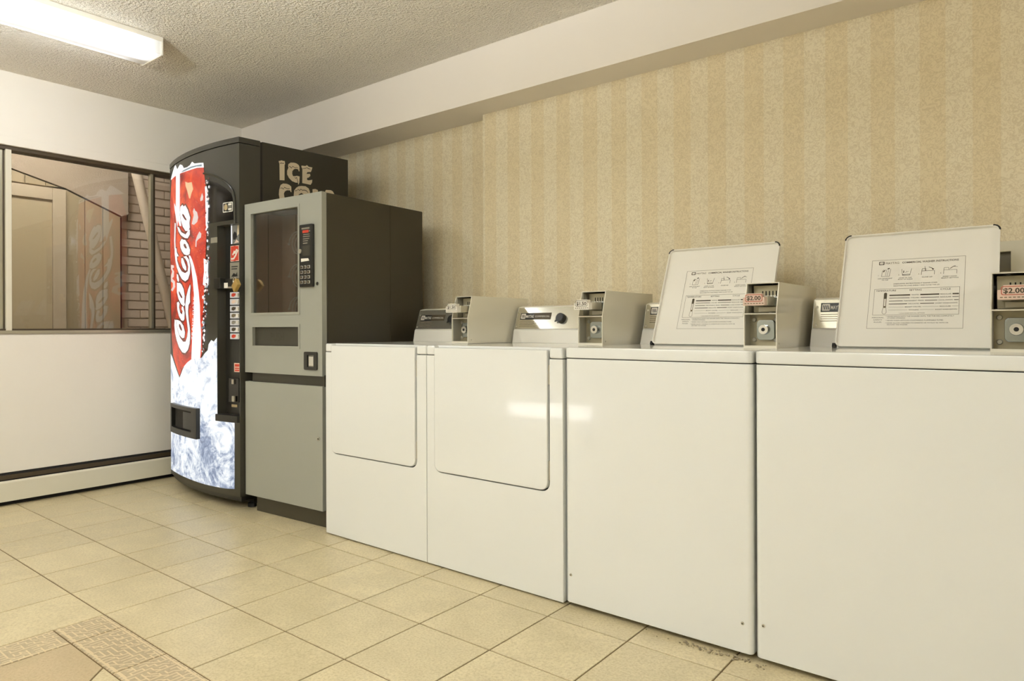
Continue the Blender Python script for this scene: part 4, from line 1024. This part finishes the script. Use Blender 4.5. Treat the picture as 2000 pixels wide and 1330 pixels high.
    for k, (tx, tz) in enumerate(((0.226, 0.256), (0.285, 0.256), (0.342, 0.256), (0.402, 0.256))): b.text('ink', '%d.' % (k+1), tx, tz, 0.0038, f)
    for s, cx, z, ww in (('ADD DETERGENT', 0.247, 0.2445, 0.043), ('TO TUB', 0.247, 0.239, 0.019), ('LOAD TO TOP', 0.306, 0.2445, 0.036), ('ROW OF HOLES', 0.306, 0.239, 0.041), ('CLOSE LID', 0.367, 0.2445, 0.029), ('INSERT COINS', 0.428, 0.2435, 0.037), ('SELECT SETTING', 0.428, 0.238, 0.046),
                          ('UNBALANCE: INSTRUCTIONS IF WASHER STOPS', 0.334, 0.2235, 0.122), ('REDISTRIBUTE LOAD EVENLY AND CLOSE THE LID', 0.338, 0.216, 0.128)):
        b.text('ink', s, cx, z, 0.0036, f, w=ww, align='C')
    for s, x0, ww in (('TEMPERATURE', 0.224, 0.058), ('SETTING', 0.320, 0.034), ('CYCLE', 0.405, 0.027)): b.text('ink', s, x0, 0.1985, 0.0058, f, w=ww)
    rows = [('WHITES', 0.337, 0.022, 'REGULAR', 0.420, 0.029, 0.184, 0.0042), ('COLORS', 0.337, 0.024, 'REGULAR', 0.420, 0.029, 0.174, 0.0018), ('PERMANENT PRESS', 0.334, 0.055, 'COOL DOWN', 0.420, 0.038, 0.1635, 0.0018),
            ('DELICATES', 0.334, 0.030, 'SHORT WASH DOWN', 0.422, 0.058, 0.153, 0.0022), ('BRIGHT COLORS', 0.333, 0.045, 'REGULAR', 0.420, 0.029, 0.142, 0.0006), ('WOOLENS', 0.335, 0.028, 'SHORT WASH DOWN', 0.422, 0.058, 0.1315, 0.0006)]
    for a, ac, aw, c, cc, cw, z, th in rows:
        b.text('ink', a, ac, z-0.0018, 0.0038, f, w=aw, align='C'); b.text('ink', c, cc, z-0.0018, 0.0038, f, w=cw, align='C')
        mm = 'ink' if th > 0.001 else 'ink_mid'
        line([(0.264, z), (ac-aw/2-0.003, z)], th, mm); line([(ac+aw/2+0.003, z), (cc-cw/2-0.003, z)], th, mm)
        if cc+cw/2+0.003 < 0.453: line([(cc+cw/2+0.003, z), (0.454, z)], th, mm)
    b.text('ink_mid', '* COLD RINSE WITH ALL SETTINGS', 0.330, 0.1185, 0.0032, f, w=0.072, align='C')
    b.sheet('ink', rrect(0.248, 0.257, 0.170, 0.194, 0.004), f); b.sheet('ink_mid', rect(0.2485, 0.2565, 0.140, 0.172), f); b.sheet('enamel_dull', rect(0.2505, 0.2545, 0.146, 0.172), g)
    line([(0.2485, 0.140), (0.2465, 0.128), (0.2465, 0.122), (0.250, 0.118), (0.255, 0.118), (0.2585, 0.122), (0.2585, 0.128), (0.2565, 0.140)], 0.0010, 'ink_mid')
    for s, z in (('PERSONAL', 0.1035), ('SAFETY', 0.0955), ('RULES', 0.0875)): b.text('ink', s, 0.236, z, 0.0040, f, w=0.006*len(s)*0.72, align='C')
    for s, x0, z, ww in (('* NEVER REACH INTO THE WASHER UNTIL THE TUB HAS COMPLETELY', 0.258, 0.1075, 0.186), ('STOPPED SPINNING', 0.263, 0.1015, 0.050), ('* NEVER WASH ARTICLES CONTAINING FLAMMABLE FUMES', 0.258, 0.0935, 0.158),
                          ('* NEVER ALLOW CHILDREN TO OPERATE OR TO PLAY IN, WITH OR', 0.258, 0.0845, 0.172), ('AROUND THE WASHER', 0.263, 0.0785, 0.058)):
        b.text('ink', s, x0, z, 0.0036, f, w=ww)
    b.build('instruction_print', lo, smooth=False)
    return e
washer(-1.332, 'white top loading washer with open lid, standing beside the dryers', 0.548)
washer(-0.6705, 'white top loading washer with open lid at the right end of the row', 0.5485)

# wall panel behind the last washer
up = B().prism('heater', rect(-0.30, 0.50, 0.86, 1.250), 2.757, 2.7845, 'y', holes=[rect(-0.17, -0.097, 1.149, 1.216)]).build('utility_panel')
tag(up, 'cream wall board with a dark square cut-out behind the last washer', 'wall panel')
B().box('greylab', -0.172, -0.095, 2.783, 2.7849, 1.147, 1.218).build('outlet_plate', up)

# lint under the washer
b = bmesh.new()
rr = random.Random(5)
for k in range(70):
    x = rr.gauss(-0.80, 0.07); y = 1.938 + rr.uniform(-0.010, 0.018); r = rr.uniform(0.0015, 0.005)
    bmesh.ops.create_icosphere(b, subdivisions=1, radius=r, matrix=Matrix.Translation((x, y, r*0.6)) @ Matrix.Scale(0.6, 4, (0, 0, 1)))
me = bpy.data.meshes.new('lint'); b.to_mesh(me); b.free(); me.materials.append(M['lint'])
o = bpy.data.objects.new('lint', me); COL.objects.link(o)
tag(o, 'clumps of grey lint and dust on the tiles under the first washer', 'lint', kind='stuff')
